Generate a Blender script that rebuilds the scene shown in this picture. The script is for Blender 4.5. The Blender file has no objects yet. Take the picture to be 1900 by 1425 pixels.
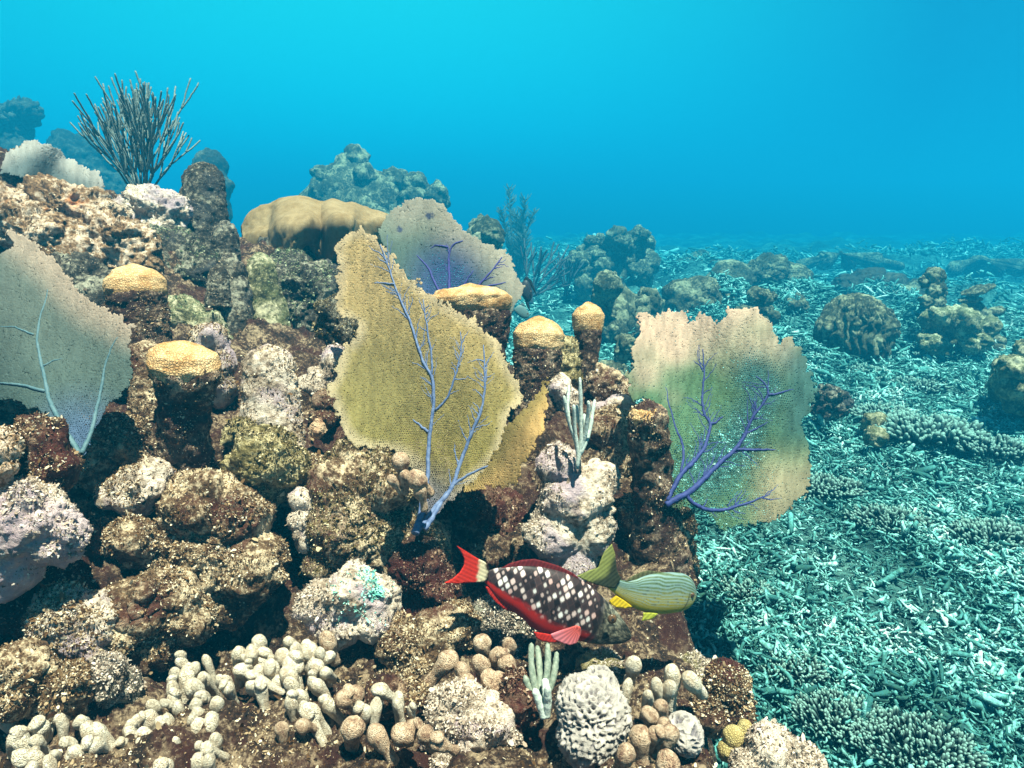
import bpy, bmesh, math, random
import numpy as np
from mathutils import Vector, Matrix

S = bpy.context.scene
COL = S.collection
rng = np.random.default_rng(7)
random.seed(7)

# ------------------------------------------------------------------ camera
FPX = 1173.0                     # focal length in pixels of a 1900 px wide frame
PITCH = math.radians(14.5)
CAM = np.array([0.0, 0.0, 1.1])
FWD = np.array([0.0, math.cos(PITCH), -math.sin(PITCH)])
UPV = np.array([0.0, math.sin(PITCH), math.cos(PITCH)])
RGT = np.array([1.0, 0.0, 0.0])
cam = bpy.data.cameras.new('camera')
cam.sensor_width = 36.0
cam.lens = 36.0 * FPX / 1900.0
cam.clip_start = 0.02
cam.clip_end = 400
cob = bpy.data.objects.new('camera', cam)
COL.objects.link(cob)
cob.location = CAM
cob.rotation_euler = (math.pi / 2 - PITCH, 0, 0)
S.camera = cob

# ------------------------------------------------------------------ light
SUN_EL, SUN_AZ = math.radians(76), math.radians(140)   # azimuth from +Y towards +X
w = bpy.data.worlds.new('World')
S.world = w
w.use_nodes = True
nt = w.node_tree
bg = nt.nodes['Background']
sky = nt.nodes.new('ShaderNodeTexSky')
sky.sky_type = 'NISHITA'
sky.sun_disc = False
sky.sun_elevation = SUN_EL
sky.sun_rotation = SUN_AZ
tc = nt.nodes.new('ShaderNodeTexCoord')
sep = nt.nodes.new('ShaderNodeSeparateXYZ')
nt.links.new(tc.outputs['Generated'], sep.inputs[0])
ramp = nt.nodes.new('ShaderNodeValToRGB')          # open water sideways, unseen dark band added to cut fill, surface light overhead
nt.links.new(sep.outputs['Z'], ramp.inputs[0])
cr = ramp.color_ramp
cr.elements[0].position = 0.0
cr.elements[0].color = (0.0, 0.27, 0.48, 1)
cr.elements[1].position = 1.0
cr.elements[1].color = (1.0, 0.62, 0.38, 1)
for p, c in ((0.10, (0.0, 0.48, 0.64)), (0.30, (0.07, 0.92, 0.77)), (0.38, (0.01, 0.10, 0.12)), (0.66, (0.02, 0.06, 0.07)), (0.80, (0.8, 0.52, 0.33))):
    e = cr.elements.new(p); e.color = (*c, 1)
dot = nt.nodes.new('ShaderNodeVectorMath'); dot.operation = 'DOT_PRODUCT'
nt.links.new(tc.outputs['Generated'], dot.inputs[0])
_bd = (FWD + UPV * 0.52 - RGT * 0.30); _bd /= np.linalg.norm(_bd)
dot.inputs[1].default_value = tuple(_bd)
r2 = nt.nodes.new('ShaderNodeValToRGB')
nt.links.new(dot.outputs['Value'], r2.inputs[0])
r2.color_ramp.elements[0].position = 0.70; r2.color_ramp.elements[0].color = (0.40, 0.42, 0.60, 1)
r2.color_ramp.elements[1].position = 1.0; r2.color_ramp.elements[1].color = (1.0, 1.45, 1.16, 1)
mm = nt.nodes.new('ShaderNodeVectorMath'); mm.operation = 'MULTIPLY'
nt.links.new(ramp.outputs[0], mm.inputs[0]); nt.links.new(r2.outputs[0], mm.inputs[1])
m2 = nt.nodes.new('ShaderNodeVectorMath'); m2.operation = 'MULTIPLY'
nt.links.new(mm.outputs[0], m2.inputs[0]); nt.links.new(sky.outputs[0], m2.inputs[1])
nt.links.new(m2.outputs[0], bg.inputs['Color'])
bg.inputs['Strength'].default_value = 0.05

sl = bpy.data.lights.new('sun', 'SUN')
sl.energy = 5.0
sl.angle = math.radians(0.6)
sl.color = (1.0, 0.77, 0.59)
so = bpy.data.objects.new('sun', sl)
COL.objects.link(so)
_ts = Vector((math.cos(SUN_EL) * math.sin(SUN_AZ), math.cos(SUN_EL) * math.cos(SUN_AZ), math.sin(SUN_EL)))
so.rotation_euler = _ts.to_track_quat('Z', 'Y').to_euler()
so.location = (0, 0, 6)

S.view_settings.view_transform = 'Standard'
S.view_settings.look = 'None'
S.view_settings.gamma = 1.0
S.view_settings.exposure = 2.2
S.render.engine = 'CYCLES'
S.cycles.use_denoising = True
S.cycles.max_bounces = 6
S.cycles.diffuse_bounces = 2
S.cycles.glossy_bounces = 1
S.cycles.transmission_bounces = 4
S.cycles.volume_bounces = 0
S.cycles.transparent_max_bounces = 8
S.cycles.caustics_reflective = False
S.cycles.caustics_refractive = False

# ------------------------------------------------------------------ geometry helpers
def P(px, py, d):
    """point seen at pixel (px, py) of the 1900x1425 photograph, d metres ahead"""
    px = np.asarray(px, float); py = np.asarray(py, float); d = np.asarray(d, float)
    u = (px - 950.0) / FPX; v = (py - 712.5) / FPX
    return CAM + d[..., None] * (u[..., None] * RGT + FWD - v[..., None] * UPV)

def rpx(r, d):
    return r * d / FPX

def _h(ix, iy, iz, seed):
    n = (ix.astype(np.int64) * 374761393 + iy.astype(np.int64) * 668265263 + iz.astype(np.int64) * 2147483647 + seed * 974634777) & 0xffffffff
    n = ((n ^ (n >> 13)) * 1274126177) & 0xffffffff
    n = ((n ^ (n >> 16)) * 2246822519) & 0xffffffff
    return ((n ^ (n >> 15)) & 0xffffff).astype(np.float64) / 0xffffff

def vnoise(p, seed=0):
    i = np.floor(p).astype(np.int64); f = p - i
    f = f * f * f * (f * (f * 6 - 15) + 10)
    r = 0
    for a in (0, 1):
        for b in (0, 1):
            for c in (0, 1):
                wgt = (f[:, 0] if a else 1 - f[:, 0]) * (f[:, 1] if b else 1 - f[:, 1]) * (f[:, 2] if c else 1 - f[:, 2])
                r = r + wgt * _h(i[:, 0] + a, i[:, 1] + b, i[:, 2] + c, seed)
    return r * 2 - 1

def fbm(p, octv=4, gain=0.5, seed=0):
    s = 0; a = 1.0; t = 0
    for k in range(octv):
        s = s + a * vnoise(p * (2.03 ** k) + 17.3 * k, seed + k); t += a; a *= gain
    return s / t

def worley(p, seed=0):
    """distance to the nearest and second nearest cell point"""
    i = np.floor(p).astype(np.int64)
    d1 = np.full(len(p), 9.0); d2 = np.full(len(p), 9.0)
    for a in (-1, 0, 1):
        for b in (-1, 0, 1):
            for c in (-1, 0, 1):
                j0, j1, j2 = i[:, 0] + a, i[:, 1] + b, i[:, 2] + c
                q = np.stack([j0 + _h(j0, j1, j2, seed), j1 + _h(j0, j1, j2, seed + 11), j2 + _h(j0, j1, j2, seed + 23)], 1)
                d = np.sqrt(((q - p) ** 2).sum(1))
                m = d < d1
                d2 = np.where(m, d1, np.minimum(d2, d)); d1 = np.where(m, d, d1)
    return d1, d2

def sstep(a, b, x):
    t = np.clip((x - a) / (b - a), 0, 1)
    return t * t * (3 - 2 * t)

def mesh(name, V, F, mat, smooth=True, col=None):
    """F: an (n,k) array or a list of such arrays"""
    me = bpy.data.meshes.new(name)
    V = np.asarray(V, np.float32)
    Fs = F if isinstance(F, list) else [F]
    Fs = [np.asarray(f, np.int32) for f in Fs if len(f)]
    me.vertices.add(len(V)); me.vertices.foreach_set('co', V.ravel())
    loops = np.concatenate([f.ravel() for f in Fs])
    sizes = np.concatenate([np.full(len(f), f.shape[1], np.int32) for f in Fs])
    starts = np.concatenate([[0], np.cumsum(sizes)[:-1]]).astype(np.int32)
    me.loops.add(len(loops)); me.loops.foreach_set('vertex_index', loops)
    me.polygons.add(len(sizes)); me.polygons.foreach_set('loop_start', starts)
    me.polygons.foreach_set('use_smooth', np.full(len(sizes), smooth))
    me.update(calc_edges=True)
    if col is not None:
        ca = me.color_attributes.new('col', 'FLOAT_COLOR', 'POINT')
        c4 = np.ones((len(V), 4), np.float32); c4[:, :3] = col
        ca.data.foreach_set('color', c4.ravel())
    if mat: me.materials.append(mat)
    return me

def link(name, me, parent=None, loc=None):
    o = bpy.data.objects.new(name, me); COL.objects.link(o)
    if parent is not None: o.parent = parent
    if loc is not None: o.location = loc
    return o

def tag(o, label, cat, group=None):
    o['label'] = label; o['category'] = cat
    if group: o['group'] = group
    return o

def thing(name, label, cat, loc, group=None):
    o = link(name, None, None, tuple(loc))
    return tag(o, label, cat, group)

def part(name, V, F, mat, parent, smooth=True, col=None):
    """V in world space; stored relative to the parent thing's location"""
    return link(name, mesh(name, np.asarray(V) - np.array(parent.location), F, mat, smooth, col), parent)

def solo(name, V, F, mat, label, cat, loc, group=None, smooth=True, col=None):
    o = link(name, mesh(name, np.asarray(V) - np.asarray(loc), F, mat, smooth, col), None, tuple(loc))
    return tag(o, label, cat, group)

def structure(name, V, F, mat, smooth=True, col=None):
    o = link(name, mesh(name, V, F, mat, smooth, col)); o['kind'] = 'structure'
    return o

_ico = {}
def ico(level):
    if level not in _ico:
        bm = bmesh.new(); bmesh.ops.create_icosphere(bm, subdivisions=level, radius=1.0)
        _ico[level] = (np.array([v.co[:] for v in bm.verts]), np.array([[v.index for v in f.verts] for f in bm.faces]))
        bm.free()
    return _ico[level]

def gridfaces(nu, nv, wrap=False):
    a = np.arange(nu - 1)[:, None] * nv; 
    b = np.arange(nv if wrap else nv - 1)[None, :]
    b1 = (b + 1) % nv
    return np.stack([a + b, a + b1, a + nv + b1, a + nv + b], -1).reshape(-1, 4)

def vnormals(V, F):
    N = np.zeros_like(V)
    fn = np.cross(V[F[:, 1]] - V[F[:, 0]], V[F[:, 2]] - V[F[:, 0]])
    for k in range(F.shape[1]):
        for a in range(3):
            N[:, a] += np.bincount(F[:, k], fn[:, a], len(V))
    return N / (np.linalg.norm(N, axis=1, keepdims=True) + 1e-12)

def tube(pts, rad, k=6, close=True):
    """tapered tube through pts (n,3) with radii rad (n)"""
    pts = np.asarray(pts, float); rad = np.asarray(rad, float); n = len(pts)
    t = np.gradient(pts, axis=0); t /= np.linalg.norm(t, axis=1, keepdims=True) + 1e-12
    ref = np.array([0.31, 0.9, 0.2]) if abs(t[:, 1]).mean() < 0.8 else np.array([0.9, 0.1, 0.3])
    a = np.cross(t, ref); a /= np.linalg.norm(a, axis=1, keepdims=True); b = np.cross(t, a)
    th = np.arange(k) * 2 * math.pi / k
    V = pts[:, None] + rad[:, None, None] * (np.cos(th)[None, :, None] * a[:, None] + np.sin(th)[None, :, None] * b[:, None])
    V = V.reshape(-1, 3); F = gridfaces(n, k, True)
    V = np.vstack([V, pts[:1], pts[-1:] + t[-1:] * rad[-1] * 0.9])
    i = np.arange(k); j = (i + 1) % k
    T = np.concatenate([np.stack([np.full(k, n * k), j, i], 1), np.stack([np.full(k, n * k + 1), (n - 1) * k + i, (n - 1) * k + j], 1)])
    return V, F, T

class MB:
    """collects pieces of one part"""
    def __init__(s): s.v = []; s.q = []; s.t = []; s.n = 0
    def add(s, V, Q=None, T=None):
        s.v.append(V)
        if Q is not None and len(Q): s.q.append(np.asarray(Q) + s.n)
        if T is not None and len(T): s.t.append(np.asarray(T) + s.n)
        s.n += len(V)
    def tube(s, pts, rad, k=6): s.add(*tube(pts, rad, k))
    def get(s):
        F = []
        if s.q: F.append(np.concatenate(s.q))
        if s.t: F.append(np.concatenate(s.t))
        return np.vstack(s.v), F

def resample(poly, n, smooth=True):
    poly = np.asarray(poly, float)
    for _ in range(2 if smooth else 0):                      # Chaikin
        if len(poly) < 3: break
        a = poly[:-1] * .75 + poly[1:] * .25; b = poly[:-1] * .25 + poly[1:] * .75
        poly = np.vstack([poly[:1], np.stack([a, b], 1).reshape(-1, poly.shape[1]), poly[-1:]])
    s = np.concatenate([[0], np.cumsum(np.linalg.norm(np.diff(poly, axis=0), axis=1))])
    x = np.linspace(0, s[-1], n)
    return np.stack([np.interp(x, s, poly[:, k]) for k in range(poly.shape[1])], 1)

def inside(poly, x, y):
    poly = np.asarray(poly); r = np.zeros(len(x), bool)
    x1, y1 = poly[:, 0], poly[:, 1]; x2, y2 = np.roll(x1, -1), np.roll(y1, -1)
    for a, b, c, d in zip(x1, y1, x2, y2):
        m = ((b > y) != (d > y)) & (x < (c - a) * (y - b) / (d - b + 1e-12) + a)
        r ^= m
    return r

def polydist(pl, x, y):
    pl = np.asarray(pl, float); dm = np.full(len(x), 1e9)
    for a, b in zip(pl[:-1], pl[1:]):
        ab = b - a; L = ab @ ab + 1e-9
        t = np.clip(((x - a[0]) * ab[0] + (y - a[1]) * ab[1]) / L, 0, 1)
        dm = np.minimum(dm, np.hypot(x - a[0] - t * ab[0], y - a[1] - t * ab[1]))
    return dm

# ------------------------------------------------------------------ materials
class NT:
    def __init__(s, name):
        s.m = bpy.data.materials.new(name); s.m.use_nodes = True; s.t = s.m.node_tree
        s.b = s.t.nodes['Principled BSDF']; s.out = s.t.nodes['Material Output']
    def n(s, typ, ins=None, **kw):
        nd = s.t.nodes.new(typ)
        for k, v in kw.items(): setattr(nd, k, v)
        for k, v in (ins or {}).items(): s.set(nd.inputs[k], v)
        return nd
    def set(s, sock, v):
        if hasattr(v, 'links'): s.t.links.new(v, sock)
        else: sock.default_value = v
    def coords(s, scale=1.0):
        tc = s.n('ShaderNodeTexCoord'); oi = s.n('ShaderNodeObjectInfo')
        mul = s.n('ShaderNodeMath', {0: oi.outputs['Random'], 1: 40.0}, operation='MULTIPLY')
        add = s.n('ShaderNodeVectorMath', {0: tc.outputs['Object'], 1: mul.outputs[0]}, operation='ADD')
        return add.outputs[0]
    def noise(s, vec, scale, detail=4.0, rough=0.6, out='Fac', dist=0.0):
        return s.n('ShaderNodeTexNoise', {'Vector': vec, 'Scale': scale, 'Detail': detail, 'Roughness': rough, 'Distortion': dist}).outputs[out]
    def ramp(s, fac, stops, interp='LINEAR'):
        nd = s.n('ShaderNodeValToRGB', {0: fac}); c = nd.color_ramp; c.interpolation = interp
        while len(c.elements) > 1: c.elements.remove(c.elements[-1])
        c.elements[0].position = stops[0][0]; c.elements[0].color = (*stops[0][1], 1)
        for p, q in stops[1:]:
            e = c.elements.new(p); e.color = (*q, 1)
        return nd.outputs[0]
    def mix(s, fac, a, b, mode='MIX'):
        nd = s.n('ShaderNodeMix', data_type='RGBA', blend_type=mode)
        s.set(nd.inputs['Factor'], fac); s.set(nd.inputs['A'], a); s.set(nd.inputs['B'], b)
        return nd.outputs['Result']
    def math(s, op, a, b=0.0):
        return s.n('ShaderNodeMath', {0: a, 1: b}, operation=op).outputs[0]
    def bump(s, h, strength=0.5, dist=0.004, normal=None):
        nd = s.n('ShaderNodeBump', {'Height': h, 'Strength': strength, 'Distance': dist})
        if normal is not None: s.set(nd.inputs['Normal'], normal)
        return nd.outputs[0]
    def done(s, color, rough=0.85, normal=None, spec=0.25):
        s.set(s.b.inputs['Base Color'], color); s.set(s.b.inputs['Roughness'], rough)
        s.b.inputs['Specular IOR Level'].default_value = spec
        if normal is not None: s.set(s.b.inputs['Normal'], normal)
        return s.m

def c4(c): return (*c, 1)

def rock_mat(name, dark, mid, pale, extra, scale=14.0, pale_amt=0.0, extra_amt=0.5):
    warm = lambda c: (min(.85, c[0] * 1.14), c[1], c[2] * .93)
    dark, mid, pale, extra = map(warm, (dark, mid, pale, extra))
    """mottled reef rock: dark turf, mid turf, pale coralline crust and patches of an extra colour"""
    s = NT(name); v = s.coords()
    n1 = s.noise(v, scale, 5, 0.65)
    n2 = s.noise(v, scale * 6, 4, 0.7)
    f = s.math('ADD', n1, s.math('MULTIPLY', s.math('SUBTRACT', n2, 0.5), 0.9))
    base = s.ramp(f, [(0.30 - pale_amt, dark), (0.47 - pale_amt, mid), (0.62 - pale_amt, pale), (0.8, tuple(min(1, x * 1.25) for x in pale))])
    n3 = s.noise(v, scale * 0.55, 3, 0.55, dist=0.6)
    m3 = s.ramp(n3, [(extra_amt, (0, 0, 0)), (extra_amt + 0.1, (1, 1, 1))])
    col = s.mix(s.math('MULTIPLY', m3, 0.75), base, c4(extra))
    vor = s.n('ShaderNodeTexVoronoi', {'Vector': v, 'Scale': scale * 13})
    spk = s.ramp(vor.outputs['Distance'], [(0.14, (1, 1, 1)), (0.26, (0, 0, 0))])
    spm = s.math('MULTIPLY', spk, s.ramp(n2, [(0.5, (0, 0, 0)), (0.62, (1, 1, 1))]))
    col = s.mix(s.math('MULTIPLY', spm, 0.8), col, c4(tuple(min(0.8, x * 1.3 + 0.1) for x in pale)))
    hgt = s.math('ADD', s.noise(v, scale * 9, 5, 0.75), s.math('MULTIPLY', s.noise(v, scale * 30, 3, 0.7), 0.45))
    nrm = s.bump(hgt, 1.0, 0.010)
    return s.done(col, 0.9, nrm, 0.15)

def turf_mat(name, stops):
    s = NT(name)
    g = s.n('ShaderNodeNewGeometry')
    col = s.ramp(g.outputs['Random Per Island'], [(p_, (min(.85, c_[0] * 1.14), c_[1], c_[2] * .93)) for p_, c_ in stops])
    d = s.n('ShaderNodeBsdfDiffuse', {'Color': col}); t = s.n('ShaderNodeBsdfTranslucent', {'Color': col})
    mx = s.n('ShaderNodeMixShader', {0: 0.3, 1: d.outputs[0], 2: t.outputs[0]})
    s.t.links.new(mx.outputs[0], s.out.inputs['Surface'])
    return s.m

M = {}
M['tan'] = rock_mat('reef_rock_tan', (0.030, 0.016, 0.011), (0.14, 0.09, 0.05), (0.62, 0.53, 0.38), (0.08, 0.026, 0.020))
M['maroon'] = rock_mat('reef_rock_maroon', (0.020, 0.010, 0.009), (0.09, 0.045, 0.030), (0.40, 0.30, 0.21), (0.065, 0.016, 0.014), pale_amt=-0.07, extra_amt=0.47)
M['pale'] = rock_mat('reef_rock_pale', (0.06, 0.04, 0.03), (0.34, 0.28, 0.22), (0.68, 0.62, 0.54), (0.44, 0.37, 0.46), pale_amt=0.06, extra_amt=0.50)
M['olive'] = rock_mat('reef_rock_olive', (0.030, 0.028, 0.012), (0.17, 0.145, 0.06), (0.48, 0.44, 0.26), (0.09, 0.075, 0.025))
M['porous'] = rock_mat('reef_rock_porous', (0.04, 0.022, 0.014), (0.24, 0.15, 0.08), (0.62, 0.52, 0.42), (0.42, 0.16, 0.05), scale=11, pale_amt=0.0, extra_amt=0.58)  # mid tone lowered to paint in the shaded front of the left ridge
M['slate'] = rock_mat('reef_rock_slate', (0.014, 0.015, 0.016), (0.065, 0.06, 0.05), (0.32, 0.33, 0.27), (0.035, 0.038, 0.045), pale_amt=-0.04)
M['dark'] = rock_mat('dead_column', (0.016, 0.010, 0.009), (0.09, 0.058, 0.042), (0.44, 0.36, 0.27), (0.04, 0.018, 0.018), pale_amt=-0.05)
M['green'] = rock_mat('algae_rock', (0.025, 0.03, 0.02), (0.15, 0.16, 0.085), (0.48, 0.48, 0.34), (0.09, 0.11, 0.05))
M['floor'] = rock_mat('reef_floor', (0.016, 0.010, 0.009), (0.07, 0.042, 0.028), (0.36, 0.29, 0.20), (0.05, 0.016, 0.014), scale=20, pale_amt=-0.04)  # darkened so the gaps between rocks show as shade
M['turf_tan'] = turf_mat('turf_tan', [(0, (0.025, 0.013, 0.009)), (0.40, (0.13, 0.08, 0.04)), (0.75, (0.42, 0.34, 0.22)), (1, (0.80, 0.74, 0.62))])
M['turf_maroon'] = turf_mat('turf_maroon', [(0, (0.02, 0.009, 0.008)), (0.55, (0.08, 0.038, 0.026)), (0.85, (0.28, 0.20, 0.14)), (1, (0.6, 0.52, 0.44))])
M['turf_pale'] = turf_mat('turf_pale', [(0, (0.08, 0.06, 0.045)), (0.4, (0.34, 0.29, 0.24)), (1, (0.76, 0.72, 0.66))])
M['turf_olive'] = turf_mat('turf_olive', [(0, (0.02, 0.016, 0.007)), (0.5, (0.13, 0.105, 0.045)), (0.8, (0.36, 0.31, 0.18)), (1, (0.72, 0.68, 0.50))])
M['turf_green'] = turf_mat('turf_green', [(0, (0.02, 0.04, 0.025)), (0.5, (0.14, 0.22, 0.11)), (1, (0.52, 0.58, 0.44))])
M['tint'] = turf_mat('cyan_light_flakes', [(0, (0.10, 0.40, 0.38)), (0.5, (0.26, 0.66, 0.62)), (1, (0.55, 0.82, 0.78))])  # turquoise stands for cyan light on the white boulder
M['turf_dark'] = turf_mat('turf_dark', [(0, (0.012, 0.009, 0.009)), (0.7, (0.06, 0.04, 0.03)), (1, (0.36, 0.30, 0.24))])

def cap_mat(name, a, b, groove, scale=170):
    s = NT(name); v = s.coords()
    vor = s.n('ShaderNodeTexVoronoi', {'Vector': v, 'Scale': scale, 'Randomness': 0.85}, feature='DISTANCE_TO_EDGE')
    r = s.ramp(vor.outputs['Distance'], [(0.02, (0, 0, 0)), (0.22, (1, 1, 1))])
    n = s.math('ADD', s.noise(v, 16, 4, 0.6), s.math('MULTIPLY', s.math('SUBTRACT', s.noise(v, 70, 3, .7), .5), .5))
    col = s.ramp(n, [(0.36, a), (0.66, b)])
    col = s.mix(s.math('MULTIPLY', s.math('SUBTRACT', 1.0, r), 0.55), col, c4(groove))
    h = s.math('ADD', r, s.math('MULTIPLY', s.noise(v, 60, 4, 0.6), 0.9))
    return s.done(col, 0.7, s.bump(h, 0.6, 0.0022), 0.2)
M['cap'] = cap_mat('golden_coral', (0.40, 0.20, 0.065), (0.74, 0.51, 0.27), (0.22, 0.09, 0.025), 200)
M['mustard'] = cap_mat('mustard_coral', (0.22, 0.14, 0.06), (0.34, 0.24, 0.13), (0.16, 0.10, 0.04), 260)
def finger_mat(name, a, b, groove, sc=1.0):
    s = NT(name); v = s.coords()
    vor = s.n('ShaderNodeTexVoronoi', {'Vector': v, 'Scale': 26 * sc, 'Randomness': 0.9})
    r = s.ramp(vor.outputs['Distance'], [(0.15, (0, 0, 0)), (0.5, (1, 1, 1))])
    n = s.noise(v, 3.0 * sc, 5, 0.65); n2 = s.noise(v, 11 * sc, 4, 0.7)
    col = s.ramp(s.math('ADD', n, s.math('MULTIPLY', s.math('SUBTRACT', n2, .5), .7)), [(0.30, groove), (0.46, a), (0.68, b)])
    col = s.mix(s.math('MULTIPLY', s.math('SUBTRACT', 1.0, r), 0.14), col, c4(groove))
    h = s.math('ADD', s.math('MULTIPLY', r, .6), s.math('MULTIPLY', n2, 1.6))
    return s.done(col, 0.8, s.bump(h, 0.9, 0.0035), 0.15)
M['finger'] = finger_mat('finger_coral', (0.60, 0.49, 0.37), (0.80, 0.70, 0.57), (0.46, 0.34, 0.24))
M['knob'] = finger_mat('knob_coral', (0.40, 0.26, 0.17), (0.62, 0.46, 0.33), (0.18, 0.09, 0.06))
M['ball'] = finger_mat('ball_coral', (0.42, 0.27, 0.17), (0.60, 0.44, 0.30), (0.2, 0.1, 0.06), 9)
M['yellow'] = cap_mat('yellow_coral', (0.34, 0.25, 0.09), (0.50, 0.40, 0.18), (0.2, 0.13, 0.05), 260)

def attr_mat(name, rough=0.5, spec=0.3, transl=0.0, bump=None, sheen=0.0):
    s = NT(name)
    a = s.n('ShaderNodeAttribute', attribute_name='col')
    col = a.outputs['Color']
    nrm = None
    if bump:
        v = s.coords(); n = s.noise(v, bump[0], 3, 0.7)
        nrm = s.bump(n, bump[1], bump[2])
        col = s.mix(0.30, col, s.ramp(n, [(0.3, (0.55, 0.55, 0.55)), (0.65, (1, 1, 1))]), 'MULTIPLY')
    if transl:
        d = s.n('ShaderNodeBsdfDiffuse', {'Color': col}); t = s.n('ShaderNodeBsdfTranslucent', {'Color': col})
        if nrm is not None: s.t.links.new(nrm, d.inputs['Normal'])
        mx = s.n('ShaderNodeMixShader', {0: transl, 1: d.outputs[0], 2: t.outputs[0]})
        s.t.links.new(mx.outputs[0], s.out.inputs['Surface'])
        return s.m
    return s.done(col, rough, nrm, spec)
M['fan'] = attr_mat('sea_fan_net', transl=0.5, bump=(420, 0.6, 0.002))
M['skin'] = attr_mat('fish_skin', 0.5, 0.22, bump=(300, 0.15, 0.001))
M['honey'] = attr_mat('ridged_coral', 0.85, 0.15, bump=(160, .8, .003))
M['fin'] = attr_mat('fish_fin', transl=0.35)

def plain(name, c1, c2, scale=60, rough=0.7, bump=0.5, spec=0.3):
    s = NT(name); v = s.coords(); n = s.noise(v, scale, 4, 0.65)
    return s.done(s.ramp(n, [(0.3, c1), (0.7, c2)]), rough, s.bump(n, bump, 0.004), spec)
M['vein'] = plain('fan_rib_lavender', (0.03, 0.06, 0.16), (0.15, 0.19, 0.31), 90)
M['vein_blue'] = plain('fan_rib_violet', (0.008, 0.016, 0.09), (0.03, 0.04, 0.16), 90)
M['vein_dark'] = plain('fan_rib_dark', (0.02, 0.02, 0.12), (0.05, 0.04, 0.2), 90)
M['vein_grey'] = plain('fan_rib_teal', (0.03, 0.08, 0.10), (0.09, 0.15, 0.17), 90)
M['rod'] = plain('sea_rod_skin', (0.07, 0.10, 0.10), (0.20, 0.25, 0.23), 120)
M['rod_white'] = plain('sea_rod_white', (0.28, 0.33, 0.30), (0.54, 0.57, 0.51), 160)
M['rod_pale'] = plain('sea_rod_pale', (0.10, 0.13, 0.10), (0.26, 0.28, 0.22), 160)
M['rod_dark'] = plain('sea_rod_dark', (0.03, 0.03, 0.035), (0.07, 0.06, 0.07), 100)
M['bush'] = plain('soft_coral', (0.06, 0.07, 0.06), (0.14, 0.15, 0.12), 40)
M['eye'] = plain('fish_eye', (0.01, 0.01, 0.012), (0.02, 0.018, 0.02), 60, 0.15, 0.0, 0.6)
M['iris'] = plain('fish_iris', (0.03, 0.02, 0.012), (0.14, 0.07, 0.03), 300, 0.3, 0.0)
M['mound'] = rock_mat('coral_mound_skin', (0.014, 0.016, 0.012), (0.05, 0.055, 0.035), (0.24, 0.25, 0.17), (0.03, 0.035, 0.02), scale=6)
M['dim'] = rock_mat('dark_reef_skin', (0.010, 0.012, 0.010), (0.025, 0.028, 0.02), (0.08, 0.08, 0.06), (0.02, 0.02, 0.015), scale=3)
M['clump'] = attr_mat('finger_clump', 0.85, 0.1, bump=(90, .6, .004))
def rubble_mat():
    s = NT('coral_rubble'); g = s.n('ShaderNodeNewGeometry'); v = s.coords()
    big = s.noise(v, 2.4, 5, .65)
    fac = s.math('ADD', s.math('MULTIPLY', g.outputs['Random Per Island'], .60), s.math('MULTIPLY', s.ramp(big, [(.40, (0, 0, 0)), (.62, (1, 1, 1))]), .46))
    col = s.ramp(fac, [(0, (0.012, 0.034, 0.036)), (0.34, (0.026, 0.115, 0.12)), (0.58, (0.11, 0.34, 0.33)), (0.82, (0.32, 0.64, 0.61)), (1, (0.66, 0.82, 0.78))])  # the water's teal cast is put into the rubble colour itself
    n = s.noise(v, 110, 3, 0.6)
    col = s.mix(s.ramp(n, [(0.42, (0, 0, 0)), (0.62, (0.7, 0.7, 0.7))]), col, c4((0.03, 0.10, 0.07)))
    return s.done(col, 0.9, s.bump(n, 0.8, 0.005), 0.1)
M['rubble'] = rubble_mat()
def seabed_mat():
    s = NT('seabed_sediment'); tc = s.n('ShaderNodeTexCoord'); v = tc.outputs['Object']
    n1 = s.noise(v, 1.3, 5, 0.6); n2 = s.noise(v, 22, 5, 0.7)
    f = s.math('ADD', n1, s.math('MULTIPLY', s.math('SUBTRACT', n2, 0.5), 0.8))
    col = s.ramp(f, [(0.3, (0.006, 0.024, 0.026)), (0.48, (0.025, 0.08, 0.08)), (0.64, (0.09, 0.22, 0.20)), (0.78, (0.28, 0.46, 0.42))])  # sediment colours carry the teal cast of the water too
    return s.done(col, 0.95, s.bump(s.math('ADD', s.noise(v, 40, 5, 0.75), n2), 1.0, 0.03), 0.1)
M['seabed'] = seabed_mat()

# ------------------------------------------------------------------ shape builders
def blob(c, d, lobes, level=5, amp=1.0, f1=14.0, f2=45.0, pits=0.0, seed=0, sat=0, smooth=7.0):
    """closed star-shaped body around pixel c at depth d, the smooth union of lobes (px, py, dd, radius_px)"""
    D, F = ico(level)
    C = P(c[0], c[1], d)
    ds = []
    L0 = max(l[3] for l in lobes); R0 = rpx(L0, d)
    for l in lobes:
        lc = P(l[0], l[1], d + l[2]); r = rpx(l[3], d)
        o = lc - C; b = D @ o; disc = b * b - (o @ o - r * r)
        ds.append(np.where(disc > 0, b + np.sqrt(np.maximum(disc, 0)), 0.0))
    rr = np.random.default_rng(seed * 7 + 1)
    for _ in range(sat):                                     # smaller swellings that break up the round outline
        l = lobes[rr.integers(len(lobes))]; dv = rr.normal(size=3); dv[1] = -abs(dv[1]) * .9; dv /= np.linalg.norm(dv)
        r = rpx(l[3], d) * (.07 + .36 * rr.random() ** 1.8)
        o = P(l[0], l[1], d + l[2]) + dv * rpx(l[3], d) * rr.uniform(.82, 1.0) - C
        b = D @ o; disc = b * b - (o @ o - r * r)
        ds.append(np.where(disc > 0, b + np.sqrt(np.maximum(disc, 0)), 0.0))
    k = smooth / R0
    A = np.stack(ds, 0); mx = A.max(0)
    R = mx + np.log(np.exp(k * 2 * (A - mx)).sum(0)) / (k * 2)
    V = C + D * R[:, None]
    return V, F, rough(V, D, R0, amp, f1, f2, pits, seed)

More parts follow.
